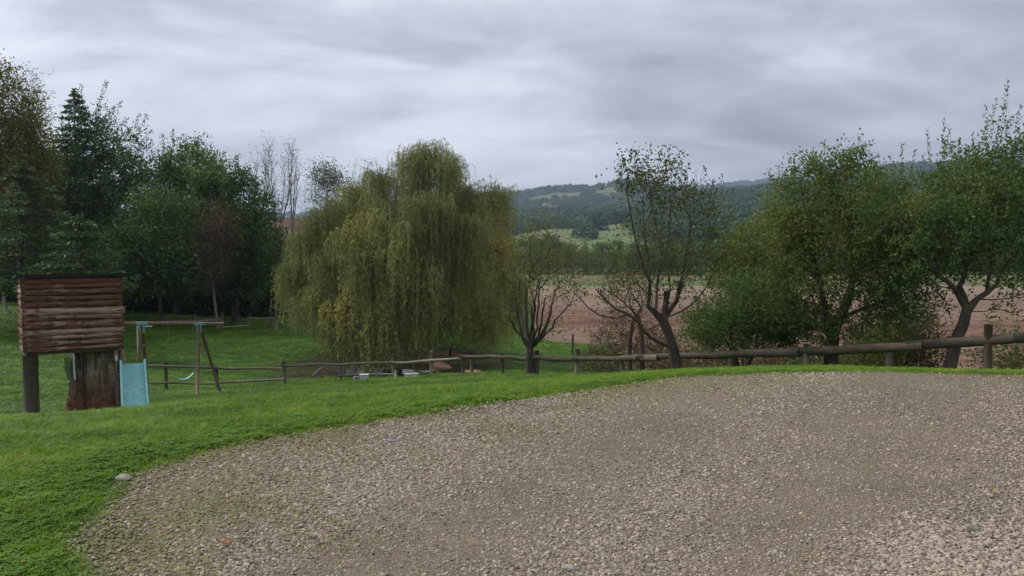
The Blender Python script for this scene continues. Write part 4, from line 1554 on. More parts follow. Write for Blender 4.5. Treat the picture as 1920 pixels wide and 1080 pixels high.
# ---- dark grove on the left
def grove_tree(name, label, seed, px, d, specs, n, leaf, nl=20, sig=.55, L=.22, W=.13, bark='bark_dark', tr=.22, top=None, trunkpts=None, cat='tree', group=None, tip=.012,
               up=.2, down=0., spikes=None, frac=1.0, dz=-.1):
    T = Tree(seed, gz(px, d, dz))
    tp = trunkpts or [(px, 540), (px, 480)]
    T.limb([P(a, b, d) for a, b in tp], start=0, step=.6)
    A = ellipsoids(T.r, specs, n)
    T.grow(A, .7, .16, .35, lo=2)
    ex = None
    if spikes:
        c, dd = [], []
        for (a, b, a2, b2) in spikes:
            p0, p1 = P(a, b, d), P(a2, b2, d)
            k = T.nearest(p0)
            mid = (p0 + p1) / 2 + np.array([T.r.uniform(-.3, .3), 0, .1])
            T.limb([p0, mid, p1], start=k, step=.4, wob=.1)
            m_ = int(np.linalg.norm(p1 - p0) / .028)
            u = T.r.rand(m_, 1)
            w_ = (1 - u) * .26 + .05
            cur = (1 - u) ** 2 * p0 + 2 * u * (1 - u) * mid + u * u * p1
            c.append(cur + T.r.randn(m_, 3) * w_)
            dd.append(np.tile(unit(p1 - p0), (m_, 1)))
        ex = (np.concatenate(c), np.concatenate(dd))
    return build_tree(name, label, cat, T, tr, MAT[bark], MAT[leaf], nl, sig, L, W, group, tip=tip, extra_leaves=ex, up=up, down=down, leafy_frac=frac, ex_scale=.68)


G = 'trees of the dark grove on the left'
grove_tree('maple_tree', 'broad dark green tree with long upright shoots, tallest of the grove behind the log hut', 401, 200, 58,
           [(190, 330, 58, 90, 85, 3.4), (150, 400, 57, 80, 90, 3.2), (240, 410, 57, 90, 90, 3.4), (165, 270, 58, 50, 55, 2.2), (215, 480, 56, 100, 55, 3.2), (235, 290, 58, 45, 45, 1.8, .6), (200, 530, 58, 100, 32, 3)], 720, 'leaf_dark', 46,
           spikes=[(160, 260, 152, 158), (175, 260, 200, 152), (180, 255, 186, 185), (205, 270, 228, 190), (222, 290, 262, 215), (190, 250, 215, 200), (195, 280, 240, 222), (240, 290, 277, 212), (250, 300, 285, 245), (210, 270, 196, 195), (150, 250, 128, 205), (265, 300, 240, 240)], group=G)
grove_tree('maple_tree', 'dark green tree with sparse pale upper twigs in the middle of the grove', 402, 330, 60,
           [(320, 390, 60, 75, 75, 3.0), (350, 320, 60, 55, 50, 2.2, .8), (300, 340, 60, 45, 45, 2, .7), (340, 460, 58, 80, 60, 3.0), (370, 300, 60, 40, 35, 1.6, .6)], 520, 'leaf_maple', 46,
           spikes=[(310, 320, 303, 250), (325, 320, 325, 245), (345, 310, 345, 252), (360, 300, 372, 258), (385, 310, 398, 268), (400, 320, 420, 285), (300, 320, 285, 262), (370, 300, 360, 262), (410, 330, 450, 290)], group=G)
grove_tree('maple_tree', 'round crowned dark tree at the right end of the grove beside the willow', 403, 440, 54,
           [(430, 385, 54, 70, 62, 2.6), (465, 430, 54, 50, 65, 2.2), (420, 450, 53, 85, 70, 2.8), (480, 500, 53, 46, 55, 2.0), (440, 525, 54, 80, 30, 2.2), (400, 350, 54, 40, 35, 1.6), (440, 340, 54, 38, 28, 1.4), (500, 385, 54, 16, 22, .6, .8)], 620, 'leaf_dark', 46,
           spikes=[(440, 340, 447, 308), (470, 360, 478, 330), (495, 380, 503, 350), (400, 340, 395, 305)], group=G)
grove_tree('maple_tree', 'dark leafy tree low between the hut and the reddish sapling', 404, 300, 50,
           [(280, 470, 50, 90, 60, 2.6), (340, 500, 50, 75, 45, 2.4), (240, 505, 50, 70, 40, 2.0), (300, 525, 52, 100, 24, 2.0), (300, 400, 51, 60, 45, 2, .8)], 520, 'leaf_dark', 46, tr=.16, group=G)
grove_tree('maple_tree', 'dark green tree at the far back of the grove above the log hut', 411, 90, 62,
           [(100, 360, 62, 70, 85, 3.2), (60, 430, 61, 85, 80, 3.4), (130, 460, 60, 80, 60, 3.2), (60, 520, 60, 110, 36, 3.2), (110, 300, 62, 30, 36, 1.6, .7)], 480, 'leaf_maple', 46, group=G)


def spruce(label, seed, px, ytop, ybot, wpx, d, n=42, leaf='leaf_spruce', start=0, group=G, lean=0, clip_low=None):
    r = np.random.RandomState(seed)
    base = gz(px, d)
    top = P(px + lean, ytop, d)
    T = Tree(seed, base)
    T.limb([(base + top) / 2, top], start=0, step=.4, wob=.03)
    trunk_n = len(T.p)
    Hh = top[2] - base[2]
    z0 = P(px, ybot, d)[2]
    c, dd = [], []
    R = wpx / 2 / F * d
    nw = 0
    z = z0
    while z < top[2] - .15:
        f = (top[2] - z) / (top[2] - z0)
        nb = 6
        for k in range(nb):
            a = r.rand() * 6.28
            ln = R * (f ** .8) * r.uniform(.7, 1.12) + .1
            k0 = int(np.argmin([abs(p[2] - z) for p in T.p[:trunk_n]]))
            p0 = T.p[k0]
            dr = np.array([math.cos(a), math.sin(a), 0])
            p1 = p0 + dr * ln * .55 + np.array([0, 0, -.02 * ln])
            p2 = p0 + dr * ln + np.array([0, 0, -.22 * ln + .05])
            T.limb([p1, p2], start=k0, step=.5, wob=.05)
            m_ = int(ln * 42) + 4
            u = r.rand(m_, 1) ** .8
            cur = (1 - u) ** 2 * p0 + 2 * u * (1 - u) * p1 + u * u * p2
            side = np.array([-dr[1], dr[0], 0])
            w_ = (.30 * ln * (1 - u) + .12) * r.uniform(-1, 1, (m_, 1))
            c.append(cur + side * w_ + np.array([0, 0, -1]) * np.abs(w_) * .35 + r.randn(m_, 3) * .05)
            dd.append(unit(dr + side * np.sign(w_) * .8 + np.array([0, 0, -.25])) * 2.5)
        z += (.16 + .022 * Hh) * r.uniform(.8, 1.2)
    root = empty('spruce_tree', base, label, 'tree', group)
    rd = T.radii(.012, 2.4, .03 + .012 * Hh)
    T.wood(rd, 6, 0, 1.3).build('trunk', MAT['bark_dark'], root, True, base)
    tpn = 260
    uu_ = r.rand(tpn, 1)
    c.append(top + np.array([0, 0, -1.0]) * uu_ * 1.6 + r.randn(tpn, 3) * [.12, .12, .03] * (.3 + 1.6 * uu_))
    dd.append(unit(np.append(r.randn(tpn, 2), np.full((tpn, 1), -.1), 1)) * 2.0)
    c = np.concatenate(c)
    dd = np.concatenate(dd)
    me = leaves_mesh('crown', c, .26, .10, r, -.1, 0, dd, base)
    link('crown', me, MAT[leaf], root)


spruce('narrow dark spruce whose pointed tip rises left of the tallest grove tree', 501, 140, 166, 480, 185, 57)
spruce('drooping dark spruce with low spreading boughs just behind the log hut', 502, 40, 300, 535, 330, 42)
spruce('small drooping spruce with boughs ending right above the hut roof', 503, 150, 400, 525, 200, 36)
# tall thin trees at the left edge
grove_tree('birch_tree', 'tall olive brown birch with pale trunk at the left edge of the view', 405, 10, 50,
           [(10, 230, 50, 55, 95, 2.4), (40, 300, 50, 48, 90, 2.2), (-50, 250, 50, 70, 120, 3), (20, 370, 50, 60, 70, 2.4), (-5, 140, 50, 18, 40, 1.0), (15, 430, 51, 75, 60, 2.4)], 760, 'leaf_autumn', 34, L=.2, W=.12, bark='bark_pale', tr=.10,
           trunkpts=[(-4, 450), (2, 260), (12, 215)], group=G, sig=.5, up=0, down=.3)
grove_tree('birch_tree', 'slim olive birch with a thin white trunk beside the darker grove', 406, 36, 49,
           [(52, 270, 49, 28, 55, 1.5), (60, 340, 49, 38, 60, 1.8), (40, 400, 49, 50, 50, 2.0), (70, 380, 49, 30, 50, 1.4)], 420, 'leaf_autumn', 24, L=.19, W=.11, bark='bark_pale', tr=.10,
           trunkpts=[(30, 380), (45, 260), (50, 230)], group=G, sig=.45, up=0, down=.3)
grove_tree('poplar_tree', 'sparse grey green poplar showing sky through its top at the left', 407, 60, 75,
           [(60, 170, 75, 24, 45, 1.8), (72, 215, 75, 20, 55, 1.6), (48, 200, 75, 24, 60, 1.8)], 190, 'leaf_poplar', 9, L=.17, W=.12, bark='bark_grey', tr=.13, trunkpts=[(58, 330), (60, 220)], sig=.5, group=G)
# reddish brown sapling with pale trunk
grove_tree('plum_tree', 'small reddish brown tree with a pale thin trunk in front of the dark grove', 408, 408, 49,
           [(400, 480, 49, 40, 60, 1.3), (410, 420, 49, 34, 40, 1.1), (395, 530, 49, 28, 22, .9, .6)], 380, 'leaf_redbrown', 12, L=.13, W=.07, bark='bark_grey', tr=.09, trunkpts=[(402, 560), (400, 530)], sig=.4, tip=.009)
# bare poplars behind, between grove and willow
def poplar(label, seed, px, ytop, ybot, wpx, d, nst, leaf, nlv, group, name='poplar_tree'):
    r = np.random.RandomState(seed)
    T = Tree(seed, gz(px, d))
    for k in range(nst):
        x = px + (r.uniform(-1, 1)) * wpx * .5
        yt = ytop + abs(x - px) / wpx * 60 * r.uniform(.2, 1) + r.uniform(0, 15)
        dk = d + r.uniform(-1.5, 1.5)
        T.limb([P(px + (x - px) * .35, ybot + 20, d), P(x, (ybot + yt) / 2, dk), P(x + r.uniform(-4, 4), yt, dk)], start=0, step=.8, wob=.05)
        # fine steep twigs
        k1 = len(T.p) - 1
        for _ in range(16):
            i0 = k1 - r.randint(0, int((ybot - yt) / F * d / .8) + 1)
            i0 = max(i0, 1)
            p0 = T.p[i0]
            ln = r.uniform(.7, 2.0)
            a = r.rand() * 6.28
            e = p0 + np.array([math.cos(a) * ln * .4, math.sin(a) * ln * .4, ln])
            T.limb([e], start=i0, step=.5, wob=.08)
            T.leafy.append(len(T.p) - 1)
    build_tree(name, label, 'tree', T, .2, MAT['bark_grey'], MAT[leaf], nlv, .7, .17, .12, group, tip=.022, expo=2.3)


poplar('row of nearly bare pale poplar stems, tallest between the grove and the willow', 601, 522, 268, 400, 52, 110, 9, 'leaf_poplar', 7, 'bare poplars beyond the grove')
poplar('short bare poplar at the right rim of the dark grove', 603, 486, 300, 400, 24, 112, 4, 'leaf_poplar', 7, 'bare poplars beyond the grove')
poplar('slim bare poplar right of the tallest bare poplar', 604, 548, 288, 400, 22, 108, 4, 'leaf_poplar', 8, 'bare poplars beyond the grove')
grove_tree('acacia_tree', 'feathery pale green tree behind the left shoulder of the willow', 602, 612, 105,
           [(612, 330, 105, 34, 28, 2.2), (608, 365, 105, 36, 30, 2.2, .5), (630, 345, 105, 24, 24, 1.6, .6)], 260, 'leaf_poplar', 13, L=.24, W=.15, bark='bark_grey', tr=.2, trunkpts=[(612, 420), (612, 375)], sig=.8, tip=.02)
# understorey: hedge shrubs closing the grove at the back
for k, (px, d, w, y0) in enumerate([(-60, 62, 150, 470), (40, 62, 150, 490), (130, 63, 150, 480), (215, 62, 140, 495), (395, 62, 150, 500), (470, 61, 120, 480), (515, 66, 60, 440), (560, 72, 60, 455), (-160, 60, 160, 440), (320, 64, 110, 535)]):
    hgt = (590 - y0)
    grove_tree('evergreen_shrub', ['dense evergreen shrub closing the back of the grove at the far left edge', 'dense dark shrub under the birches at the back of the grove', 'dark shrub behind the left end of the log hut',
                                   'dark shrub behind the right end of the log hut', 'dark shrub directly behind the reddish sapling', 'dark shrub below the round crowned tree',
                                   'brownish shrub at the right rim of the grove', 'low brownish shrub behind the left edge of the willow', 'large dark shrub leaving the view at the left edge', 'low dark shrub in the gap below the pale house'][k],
               700 + k, px, d, [(px, (y0 + 597) / 2, d, w / 2, (597 - y0) / 2 + 5, 1.8)], 360, 'leaf_shaded' if k not in (6, 7) else 'leaf_redbrown', 20, L=.3, W=.18, tr=.09,
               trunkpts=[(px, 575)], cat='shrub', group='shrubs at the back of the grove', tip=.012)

# bright knoll shrub right of the willow
T = Tree(120, gz(848, 43))
A = ellipsoids(T.r, [(848, 652, 43, 50, 22, 1.4), (815, 662, 43, 30, 15, 1.0), (890, 660, 43, 40, 14, 1.0)], 300)
T.grow(A, .4, .15, .1)
build_tree('leafy_shrub', 'low bright green mound of leaves at the right foot of the willow', 'shrub', T, .05, MAT['bark_dark'], MAT['leaf_lush'], 26, .26, .13, .08, tip=.005)


# ---- tree line beyond the field: individual trees from four kinds
def far_proto(seed, w, h, leaf, name='field_tree', bark='bark_grey', nl=17, n=170, lp=1.0):
    T = Tree(seed, (0, 0, 0))
    T.limb([(0, 0, h * .25), (.1, 0, h * .45)], start=0, step=h * .1)
    u = unit(T.r.randn(n, 3)) * T.r.rand(n, 1) ** .4
    A = u * np.array([w / 2, w / 2, h * .48]) + np.array([0, 0, h * .50])
    A += .12 * w * np.sin(A * 3.1 / w * 3 + seed)
    T.grow(A, h * .1, .18, .3, lo=1)
    return build_tree(name, 'tmp', 'tree', T, h * .022, MAT[bark], MAT[leaf], nl, h * .07, .045 * h, .028 * h, 'tree line beyond the ploughed field', tip=.02)


def dup(root, loc, rz, s, label):
    r_ = root.copy()
    COL.objects.link(r_)
    r_.location = loc
    r_.rotation_euler = (0, 0, rz)
    r_.scale = s
    r_['label'] = label
    for ch in list(root.children):
        c_ = ch.copy()
        COL.objects.link(c_)
        c_.parent = r_
    return r_


protos = [far_proto(801, 9, 10, 'leaf_far'), far_proto(802, 7, 11, 'leaf_far', nl=12), far_proto(803, 5.5, 12, 'leaf_far_deep', nl=17), far_proto(804, 8, 8, 'leaf_autumn', nl=13)]
rt = np.random.RandomState(77)
kinds = ['broad olive tree', 'loose green tree', 'narrow dark tree', 'low yellowish tree']
marks = [(880, 'right edge of the willow crown'), (940, 'gap right of the willow'), (985, 'pollarded tree'), (1040, 'open gap right of the pollarded tree'), (1100, 'gap between the two pruned trees'), (1150, 'left crown edge of the leaning fruit tree'),
         (1230, 'crown of the leaning fruit tree'), (1310, 'right crown edge of the leaning fruit tree'), (1390, 'bushy mid green tree'), (1460, 'left edge of the dense apple tree'), (1560, 'dense apple tree'), (1660, 'gap between the apple trees'), (1800, 'large leaning apple tree'), (1900, 'right edge of the view'), (1e9, '')]
cnt = 0
ORD = 'first second third fourth fifth sixth seventh eighth ninth tenth eleventh twelfth thirteenth fourteenth fifteenth sixteenth seventeenth eighteenth nineteenth twentieth'.split()
ORD += ['twenty ' + q for q in ORD[:9]] + ['thirtieth'] + ['thirty ' + q for q in ORD[:9]]
used = [False] * 4
seen = {}
dist_words = ['', 'in front ', 'at the back ']
for row, (d0, step, hy) in enumerate([(196, 21, 455), (222, 24, 446)]):
    px = 905 - row * 11
    while px < 2020:
        d = d0 + rt.uniform(-4, 5)
        k = rt.choice(4, p=[.32, .28, .24, .16])
        # height in the photograph: crowns reach y 430-450, higher towards the right
        top = hy - 12 * rt.rand() + 14 * rt.rand() - np.clip((px - 1300) / 60, 0, 25) * .6
        hh = (512 - top) / F * d
        base_h = [10, 11, 12, 8][k]
        s = hh / base_h * rt.uniform(.82, 1.08)
        x = X(px, d)
        loc = (x, d, h1(x, d) - .2)
        mk = min(marks, key=lambda q: abs(q[0] - px))[1]
        seen[(row, k)] = seen.get((row, k), 0) + 1
        lab = '%s %s from the left, %s row of trees beyond the ploughed field' % (ORD[seen[(row, k)] - 1], kinds[k], ['front', 'back'][row])
        if not used[k]:
            o = protos[k]
            o.location = loc
            o.rotation_euler = (0, 0, rt.rand() * 6)
            o.scale = (s * 1.1, s * 1.1, s)
            o['label'] = lab
            used[k] = True
        else:
            dup(protos[k], loc, rt.rand() * 6.28, (s * rt.uniform(.95, 1.25), s * 1.1, s), lab)
        cnt += 1
        px += step * rt.uniform(.7, 1.25)
print('far trees', cnt)

# ---- woods covering the hills: far-off, reads as one mass
def blob_mesh(seed, n=300):
    r = np.random.RandomState(seed)
    u = unit(r.randn(n, 3))
    u[:, 2] = np.abs(u[:, 2]) * 1.0
    c = u * np.array([.5, .5, .85]) * r.uniform(.55, 1.0, (n, 1)) + [0, 0, .1]
    a = unit(r.randn(n, 3) + u * .6)
    s = unit(np.cross(a, u + r.randn(n, 3) * .4))
    L = .15 * r.uniform(.7, 1.3, (n, 1))
    V = np.stack([c - a * L / 2, c + s * L * .35, c + a * L / 2, c - s * L * .35], 1)
    me = mesh_np('wood_crown', V.reshape(-1, 3), np.arange(n * 4).reshape(n, 4), False)
    me.materials.append(MAT['leaf_wood'])
    return me


MAT['leaf_wood'] = leaf_mat('leaf_wood', [(.2, (.020, .038, .018)), (.5, (.038, .062, .026)), (.7, (.060, .085, .032)), (.95, (.11, .105, .04))], .2, .012, None, True)
nw_ = 60000
dd_ = np.exp(rt.uniform(math.log(270), math.log(5200), nw_))
pp_ = rt.uniform(-250, 2250, nw_)
keepf = ((pp_ > 880) | (rt.rand(nw_) < .25))
dd_, pp_ = dd_[keepf], pp_[keepf]
xx_ = X(pp_, dd_)
mm_ = meadow(pp_, dd_, xx_, dd_)
clump = fbm(xx_ / 90, dd_ / 90, 3)
k_ = rt.rand(len(xx_)) < np.where(mm_ > .5, np.where(clump > .30, .35, .012), np.clip(.7 + clump, .2, 1))
k_ &= ~((np.abs(pp_ - 1020) < 22) & (dd_ > 1330) & (dd_ < 1560))
k_ &= ~((dd_ < 420) & (clump < .25))
xx_, dd_ = xx_[k_], dd_[k_]
zz_ = H(xx_, dd_)
sz = rt.uniform(7, 14, len(xx_)) * (1 + dd_ / 3500)
instancer('hill_wood', np.stack([xx_, dd_, zz_ - .5], -1), np.stack([0 * xx_, 0 * xx_, rt.rand(len(xx_)) * 6.28], -1),
          np.stack([sz * 1.1, sz * 1.1, sz * .8], -1), rt.randint(0, 4, len(xx_)), rt.rand(len(xx_)), [blob_mesh(900 + k) for k in range(4)],
          'woods and hedgerows covering the distant hills')
# ------------------------------------------------------------------ log hut on the stump
ro = np.random.RandomState(21)
HB = h1(X(130, 14.5), 14.5)
cL = np.array([X(40, 13.7), 13.7])                 # front left corner
cR = np.array([X(228, 14.60), 14.60])
wv = unit(cR - cL)
HW = float(np.linalg.norm(cR - cL))
bv = np.array([-wv[1], wv[0]])                     # pointing to the back
yaw = math.atan2(wv[1], wv[0])
zt, zb = P(40, 521, 13.7)[2], P(40, 662, 13.7)[2]
HH = zt - zb
hut = empty('log_playhouse', (cL[0], cL[1], zb), 'raised log playhouse clad in bark slabs beside the aqua slide', 'playhouse', None, yaw)
# local frame: x along the front, y to the back, z up


def slab_mesh(L, h, seed, bulge=.045, nseg=30):
    r = np.random.RandomState(seed)
    x = np.linspace(0, L, nseg)
    ph = r.rand(4) * 6
    top = h / 2 + .003 * np.sin(x * 4 + ph[0]) + .003 * np.sin(x * 13 + ph[1]) + r.randn(nseg) * .0045
    bot = -h / 2 + .004 * np.sin(x * 3 + ph[2]) + .003 * np.sin(x * 11 + ph[3]) + r.randn(nseg) * .002
    th = np.linspace(-90, 90, 7) * math.pi / 180
    V = []
    for i in range(nseg):
        c = (top[i] + bot[i]) / 2
        q = (top[i] - bot[i]) / 2
        b = bulge * (1 + .3 * r.randn() + .1 * math.sin(x[i] * 6 + ph[0]))
        V += [[x[i], -b * math.cos(t) * (1 + .06 * r.randn()), c + q * math.sin(t)] for t in th]
        V += [[x[i], .012, c + q], [x[i], .012, c - q]]
    k = 9
    i = np.arange(nseg - 1)[:, None] * k
    j = np.arange(k)[None]
    ring = list(range(7)) + [7, 8]
    order = np.array([0, 1, 2, 3, 4, 5, 6, 7, 8])
    j2 = (j + 1) % k
    f = np.stack([i + j, i + j2, i + k + j2, i + k + j], -1).reshape(-1, 4)
    caps = np.array([list(range(k)), [(nseg - 1) * k + q for q in reversed(range(k))]])
    return mesh_np('bark_slab', V, [f, caps], True)


hs = [.13, .075, .115, .10, .115, .13, .10, .145, .12, .085, .11, .075]
hs = np.array(hs) / sum(hs) * HH
z = HH
for k, h in enumerate(hs):
    z -= h
    L = HW + ro.uniform(0, .05)
    me = slab_mesh(L, h * 1.02, 30 + k, .016 + .13 * h)
    o = link('bark_slab', me, MAT['slab_red'] if k == 0 else MAT['slab'], hut, (ro.uniform(-.03, .0), -.012 * (k % 2), z + h / 2), (0, ro.uniform(-.010, .010), 0))
DP = 1.25
z = HH
for k, h in enumerate(hs):           # left wall
    z -= h
    me = slab_mesh(DP, h * 1.02, 60 + k, .016 + .13 * h)
    link('bark_slab', me, MAT['slab'], hut, (.02, DP, z + h / 2 - .01), (ro.uniform(-.01, .01), 0, -math.pi / 2))
z = HH
for k, h in enumerate(hs):           # right wall
    z -= h
    me = slab_mesh(DP, h * 1.02, 90 + k, .016 + .13 * h)
    link('bark_slab', me, MAT['slab'], hut, (HW - .02, .03, z + h / 2 - .01), (0, 0, math.pi / 2))
mb = MB()
mb.box((HW / 2, DP / 2 + .04, -.035), (HW + .02, DP - .02, .05))
mb.build('floor', MAT['wood_post'], hut)
mb = MB()
for q in ((HW / 2, .045, HW - .06, .03), (HW / 2, DP - .02, HW - .06, .03)):
    mb.box((q[0], q[1], HH / 2), (q[2], q[3], HH - .02))
for q in ((.055, DP / 2), (HW - .055, DP / 2)):
    mb.box((q[0], q[1], HH / 2), (.03, DP - .16, HH - .02))
mb.build('inner_boarding', MAT['wood_post'], hut)
mb = MB()
mb.box((HW / 2 + .06, DP / 2 - .02, HH + .035), (HW + .30, DP + .26, .035))
mb.box((HW / 2 + .06, -.16, HH + .02), (HW + .30, .02, .05))
o = mb.build('roof', MAT['roofing'], hut)
o.rotation_euler = (math.radians(-3.5), 0, 0)
for (a, b, ad) in ((.02, .0, 0), (HW - .05, .02, 0)):
    mb = MB()
    mb.tube([(a, b + .01, -.05), (a, b + .01, HH)], .03, 8, rng=ro, wob=.04)
    mb.build('corner_batten', MAT['wood_rail'], hut)


def loc2w(lx, ly, lz=0):
    q = cL + wv * lx + bv * ly
    return np.array([q[0], q[1], zb + lz])


def w2loc(x, y, z):
    q = np.array([x, y]) - cL
    return (float(q @ wv), float(q @ bv), z - zb)


# round post on the left
px_, py_ = loc2w(.10, .10)[:2]
gb = h1(px_, py_) - .2
mb = MB()
mb.tube([w2loc(px_, py_, gb), w2loc(px_, py_, (gb + zb) / 2), w2loc(px_, py_, zb - .06)], [.125, .118, .122], 12, rng=ro, wob=.015)
mb.build('post', MAT['wood_post'], hut, True)

# stump
sx, sy = X(180, 14.9), 14.9
sb = h1(sx, sy) - .15
st_top = zb - .07
mb = MB()
n = 30
k = 36
V = []
for i in range(n):
    t = i / (n - 1)
    z_ = sb + (st_top - sb) * t
    for j in range(k):
        a = j / k * 2 * math.pi
        flute = .05 * math.sin(6 * a + 1.3 + .6 * t) + .032 * math.sin(13 * a + 2 * t) + .02 * math.sin(17 * a + 3 * t)
        rr_ = .43 + .24 * math.exp(-t * 3.2) * (1 + .5 * math.sin(5 * a)) + flute * (.8 + .9 * (1 - t)) + .014 * ro.randn()
        V.append([math.cos(a) * rr_, math.sin(a) * rr_ * .95, z_ - sb])
i = np.arange(n - 1)[:, None] * k
j = np.arange(k)[None]
f = np.stack([i + j, i + (j + 1) % k, i + k + (j + 1) % k, i + k + j], -1).reshape(-1, 4)
cap = np.array([[(n - 1) * k + q for q in range(k)]])
o = link('tree_stump', mesh_np('tree_stump', V, [f, cap], True), MAT['stump'], None, (sx, sy, sb))
tag(o, 'thick fluted old tree stump with reddish foot, carrying the log playhouse', 'stump')

# slatted white and green climbing net on the left of the stump
lx = X(127, 14.2)
lt, lb = P(127, 655, 14.2)[2], P(127, 705, 14.2)[2]
net = empty('climbing_net', (lx, 14.2, lb), 'small green climbing net with pale straps hanging left of the stump', 'climbing net')
hN = lt - lb
for a, b in ((-.09, .03), (-.03, .06), (.03, .085)):
    mb = MB()
    mb.tube([(a, 0, hN + .06), ((a + b) / 2, -.01, hN - .05), (b, 0, hN - .17)], .012, 6)
    mb.build('strap', MAT['white'], net)
mb = MB()
mb.tube([(.075, -.02, hN - .10), (.085, -.03, .12), (.09, -.02, -.06)], .016, 6)
mb.build('strap', MAT['white'], net)
mb = MB()
for q in range(9):
    mb.tube([(-.10 + q * .022, .0, hN - .16 - .01 * q), (-.11 + q * .023, .03, .10), (-.05 + q * .016, .0, -.06)], .007, 4)
for q in range(8):
    w_ = .09 - .03 * abs(q - 4) / 4
    mb.tube([(-w_ - .01, .01, .0 + q * .045), (.0, .035, -.01 + q * .045), (w_ - .01, .01, .0 + q * .045)], .007, 4)
mb.build('netting', MAT['green_cloth'], net)

# ladder boards right of the stump
lad = loc2w(HW - .06, -.05)
lz = h1(lad[0], lad[1]) - .1
board = empty('ladder', (lad[0], lad[1], lz), 'narrow weathered wooden ladder standing right of the stump by the slide', 'ladder', None, yaw)
for a in (-.075, .045):
    mb = MB()
    mb.box((a, 0, (zb - lz - .04) / 2), (.032, .05, zb - lz - .05))
    mb.build('rail', MAT['wood_rail'], board)
for q in range(4):
    mb = MB()
    mb.tube([(-.055, .0, .35 + q * .27), (.028, .0, .35 + q * .27)], .014, 8)
    mb.build('rung', MAT['wood_rail'], board)
mb = MB()
mb.box((-.075, -.032, P(216, 672, 14.4)[2] - lz), (.045, .012, .10))
mb.build('tag_plate', MAT['white'], board)

# slide
d0s, d1s = 14.2, 13.2
t_ = P(249, 681, d0s)
b_ = P(254, 775, d1s)
bx, by = b_[0], b_[1]
bz = h1(bx, by) + .06
slide = empty('slide', (bx, by, bz), 'aqua plastic slide with raised side rims right of the stump', 'slide')
top = np.array([t_[0] - bx, t_[1] - by, t_[2] - bz])
n = 16
prof = []
for i in range(n):
    t = i / (n - 1)
    u = t
    zc = top[2] * (1 - t) * (1 - .12 * math.sin(math.pi * t)) + .02 * t
    prof.append(np.array([top[0] * (1 - t), top[1] * (1 - t), zc]))
prof = np.array(prof)
dirh = unit(np.array([top[0], top[1], 0]))
side = np.array([dirh[1], -dirh[0], 0])
if side[0] < 0:
    side = -side
sw = .205


def strip(secs, name, mat):
    """secs: list of (lateral, up) closed section swept along prof"""
    k = len(secs)
    tt = unit(np.gradient(prof, axis=0))
    nn = unit(np.cross(tt, np.tile(side, (n, 1))))
    nn = nn * np.sign(nn[:, 2:3])
    V = np.array([[prof[i] + side * a + nn[i] * b for a, b in secs] for i in range(n)]).reshape(-1, 3)
    i = np.arange(n - 1)[:, None] * k
    j = np.arange(k)[None]
    f = np.stack([i + j, i + (j + 1) % k, i + k + (j + 1) % k, i + k + j], -1).reshape(-1, 4)
    caps = np.array([list(range(k)), [(n - 1) * k + q for q in reversed(range(k))]])
    return link(name, mesh_np(name, V, [f, caps], False), mat, slide)


strip([(-sw + .03, 0), (-sw + .06, -.008), (sw - .06, -.008), (sw - .03, 0), (sw - .03, -.02), (-sw + .03, -.02)], 'slide_bed', MAT['aqua'])
for sg_ in (-1, 1):
    strip([(sg_ * (sw - .028), -.02), (sg_ * (sw - .030), .075), (sg_ * (sw - .02), .095), (sg_ * (sw), .095), (sg_ * (sw + .01), .075), (sg_ * (sw + .008), -.02)], 'side_rim', MAT['aqua_light'])

# swing set
dS = 22.0
pL, pR = P(266, 606, 21.6), P(373, 607, 22.4)
bdir = unit(pR - pL)
perp = unit(np.array([-bdir[1], bdir[0], 0]))
gS = h1(*((pL + pR) / 2)[:2])
swing = empty('swing_set', ((pL + pR)[0] / 2, (pL + pR)[1] / 2, gS), 'wooden swing set of round poles with aqua corner brackets and one aqua belt seat', 'swing set')
O = np.array([(pL + pR)[0] / 2, (pL + pR)[1] / 2, gS])
mb = MB()
e1, e2 = P(150, 609, 21.0), P(419, 607, 22.7)
mb.tube([e1 - O, pL - O, pR - O, e2 - O], [.05, .05, .052, .052], 10, rng=ro, wob=.02)
mb.build('crossbeam', MAT['wood_swing'], swing, True)
for tp_, feet in ((pL, [(247, 20.9), (272, 22.6)]), (pR, [(365, 21.5), (411, 23.2)])):
    for fx_, fd_ in feet:
        ft = np.array([X(fx_, fd_), fd_, h1(X(fx_, fd_), fd_) - .1])
        mb = MB()
        mb.tube([tp_ - O + [0, 0, .02], (tp_ + ft) / 2 - O, ft - O], .047, 9, rng=ro, wob=.02)
        mb.build('leg', MAT['wood_swing'], swing, True)
    mb = MB()
    mb.box(tp_ - O, (.30, .12, .07), [[bdir[0], perp[0], 0], [bdir[1], perp[1], 0], [0, 0, 1]])
    dn = unit(ft - tp_)
    mb.box(tp_ - O + [0, 0, -.14], (.12, .11, .26))
    mb.build('bracket', MAT['aqua'], swing)
    mb = MB()
    mb.box(tp_ - O + [.03, 0, -.62], (.22, .05, .05))
    mb.build('brace', MAT['wood_swing'], swing)
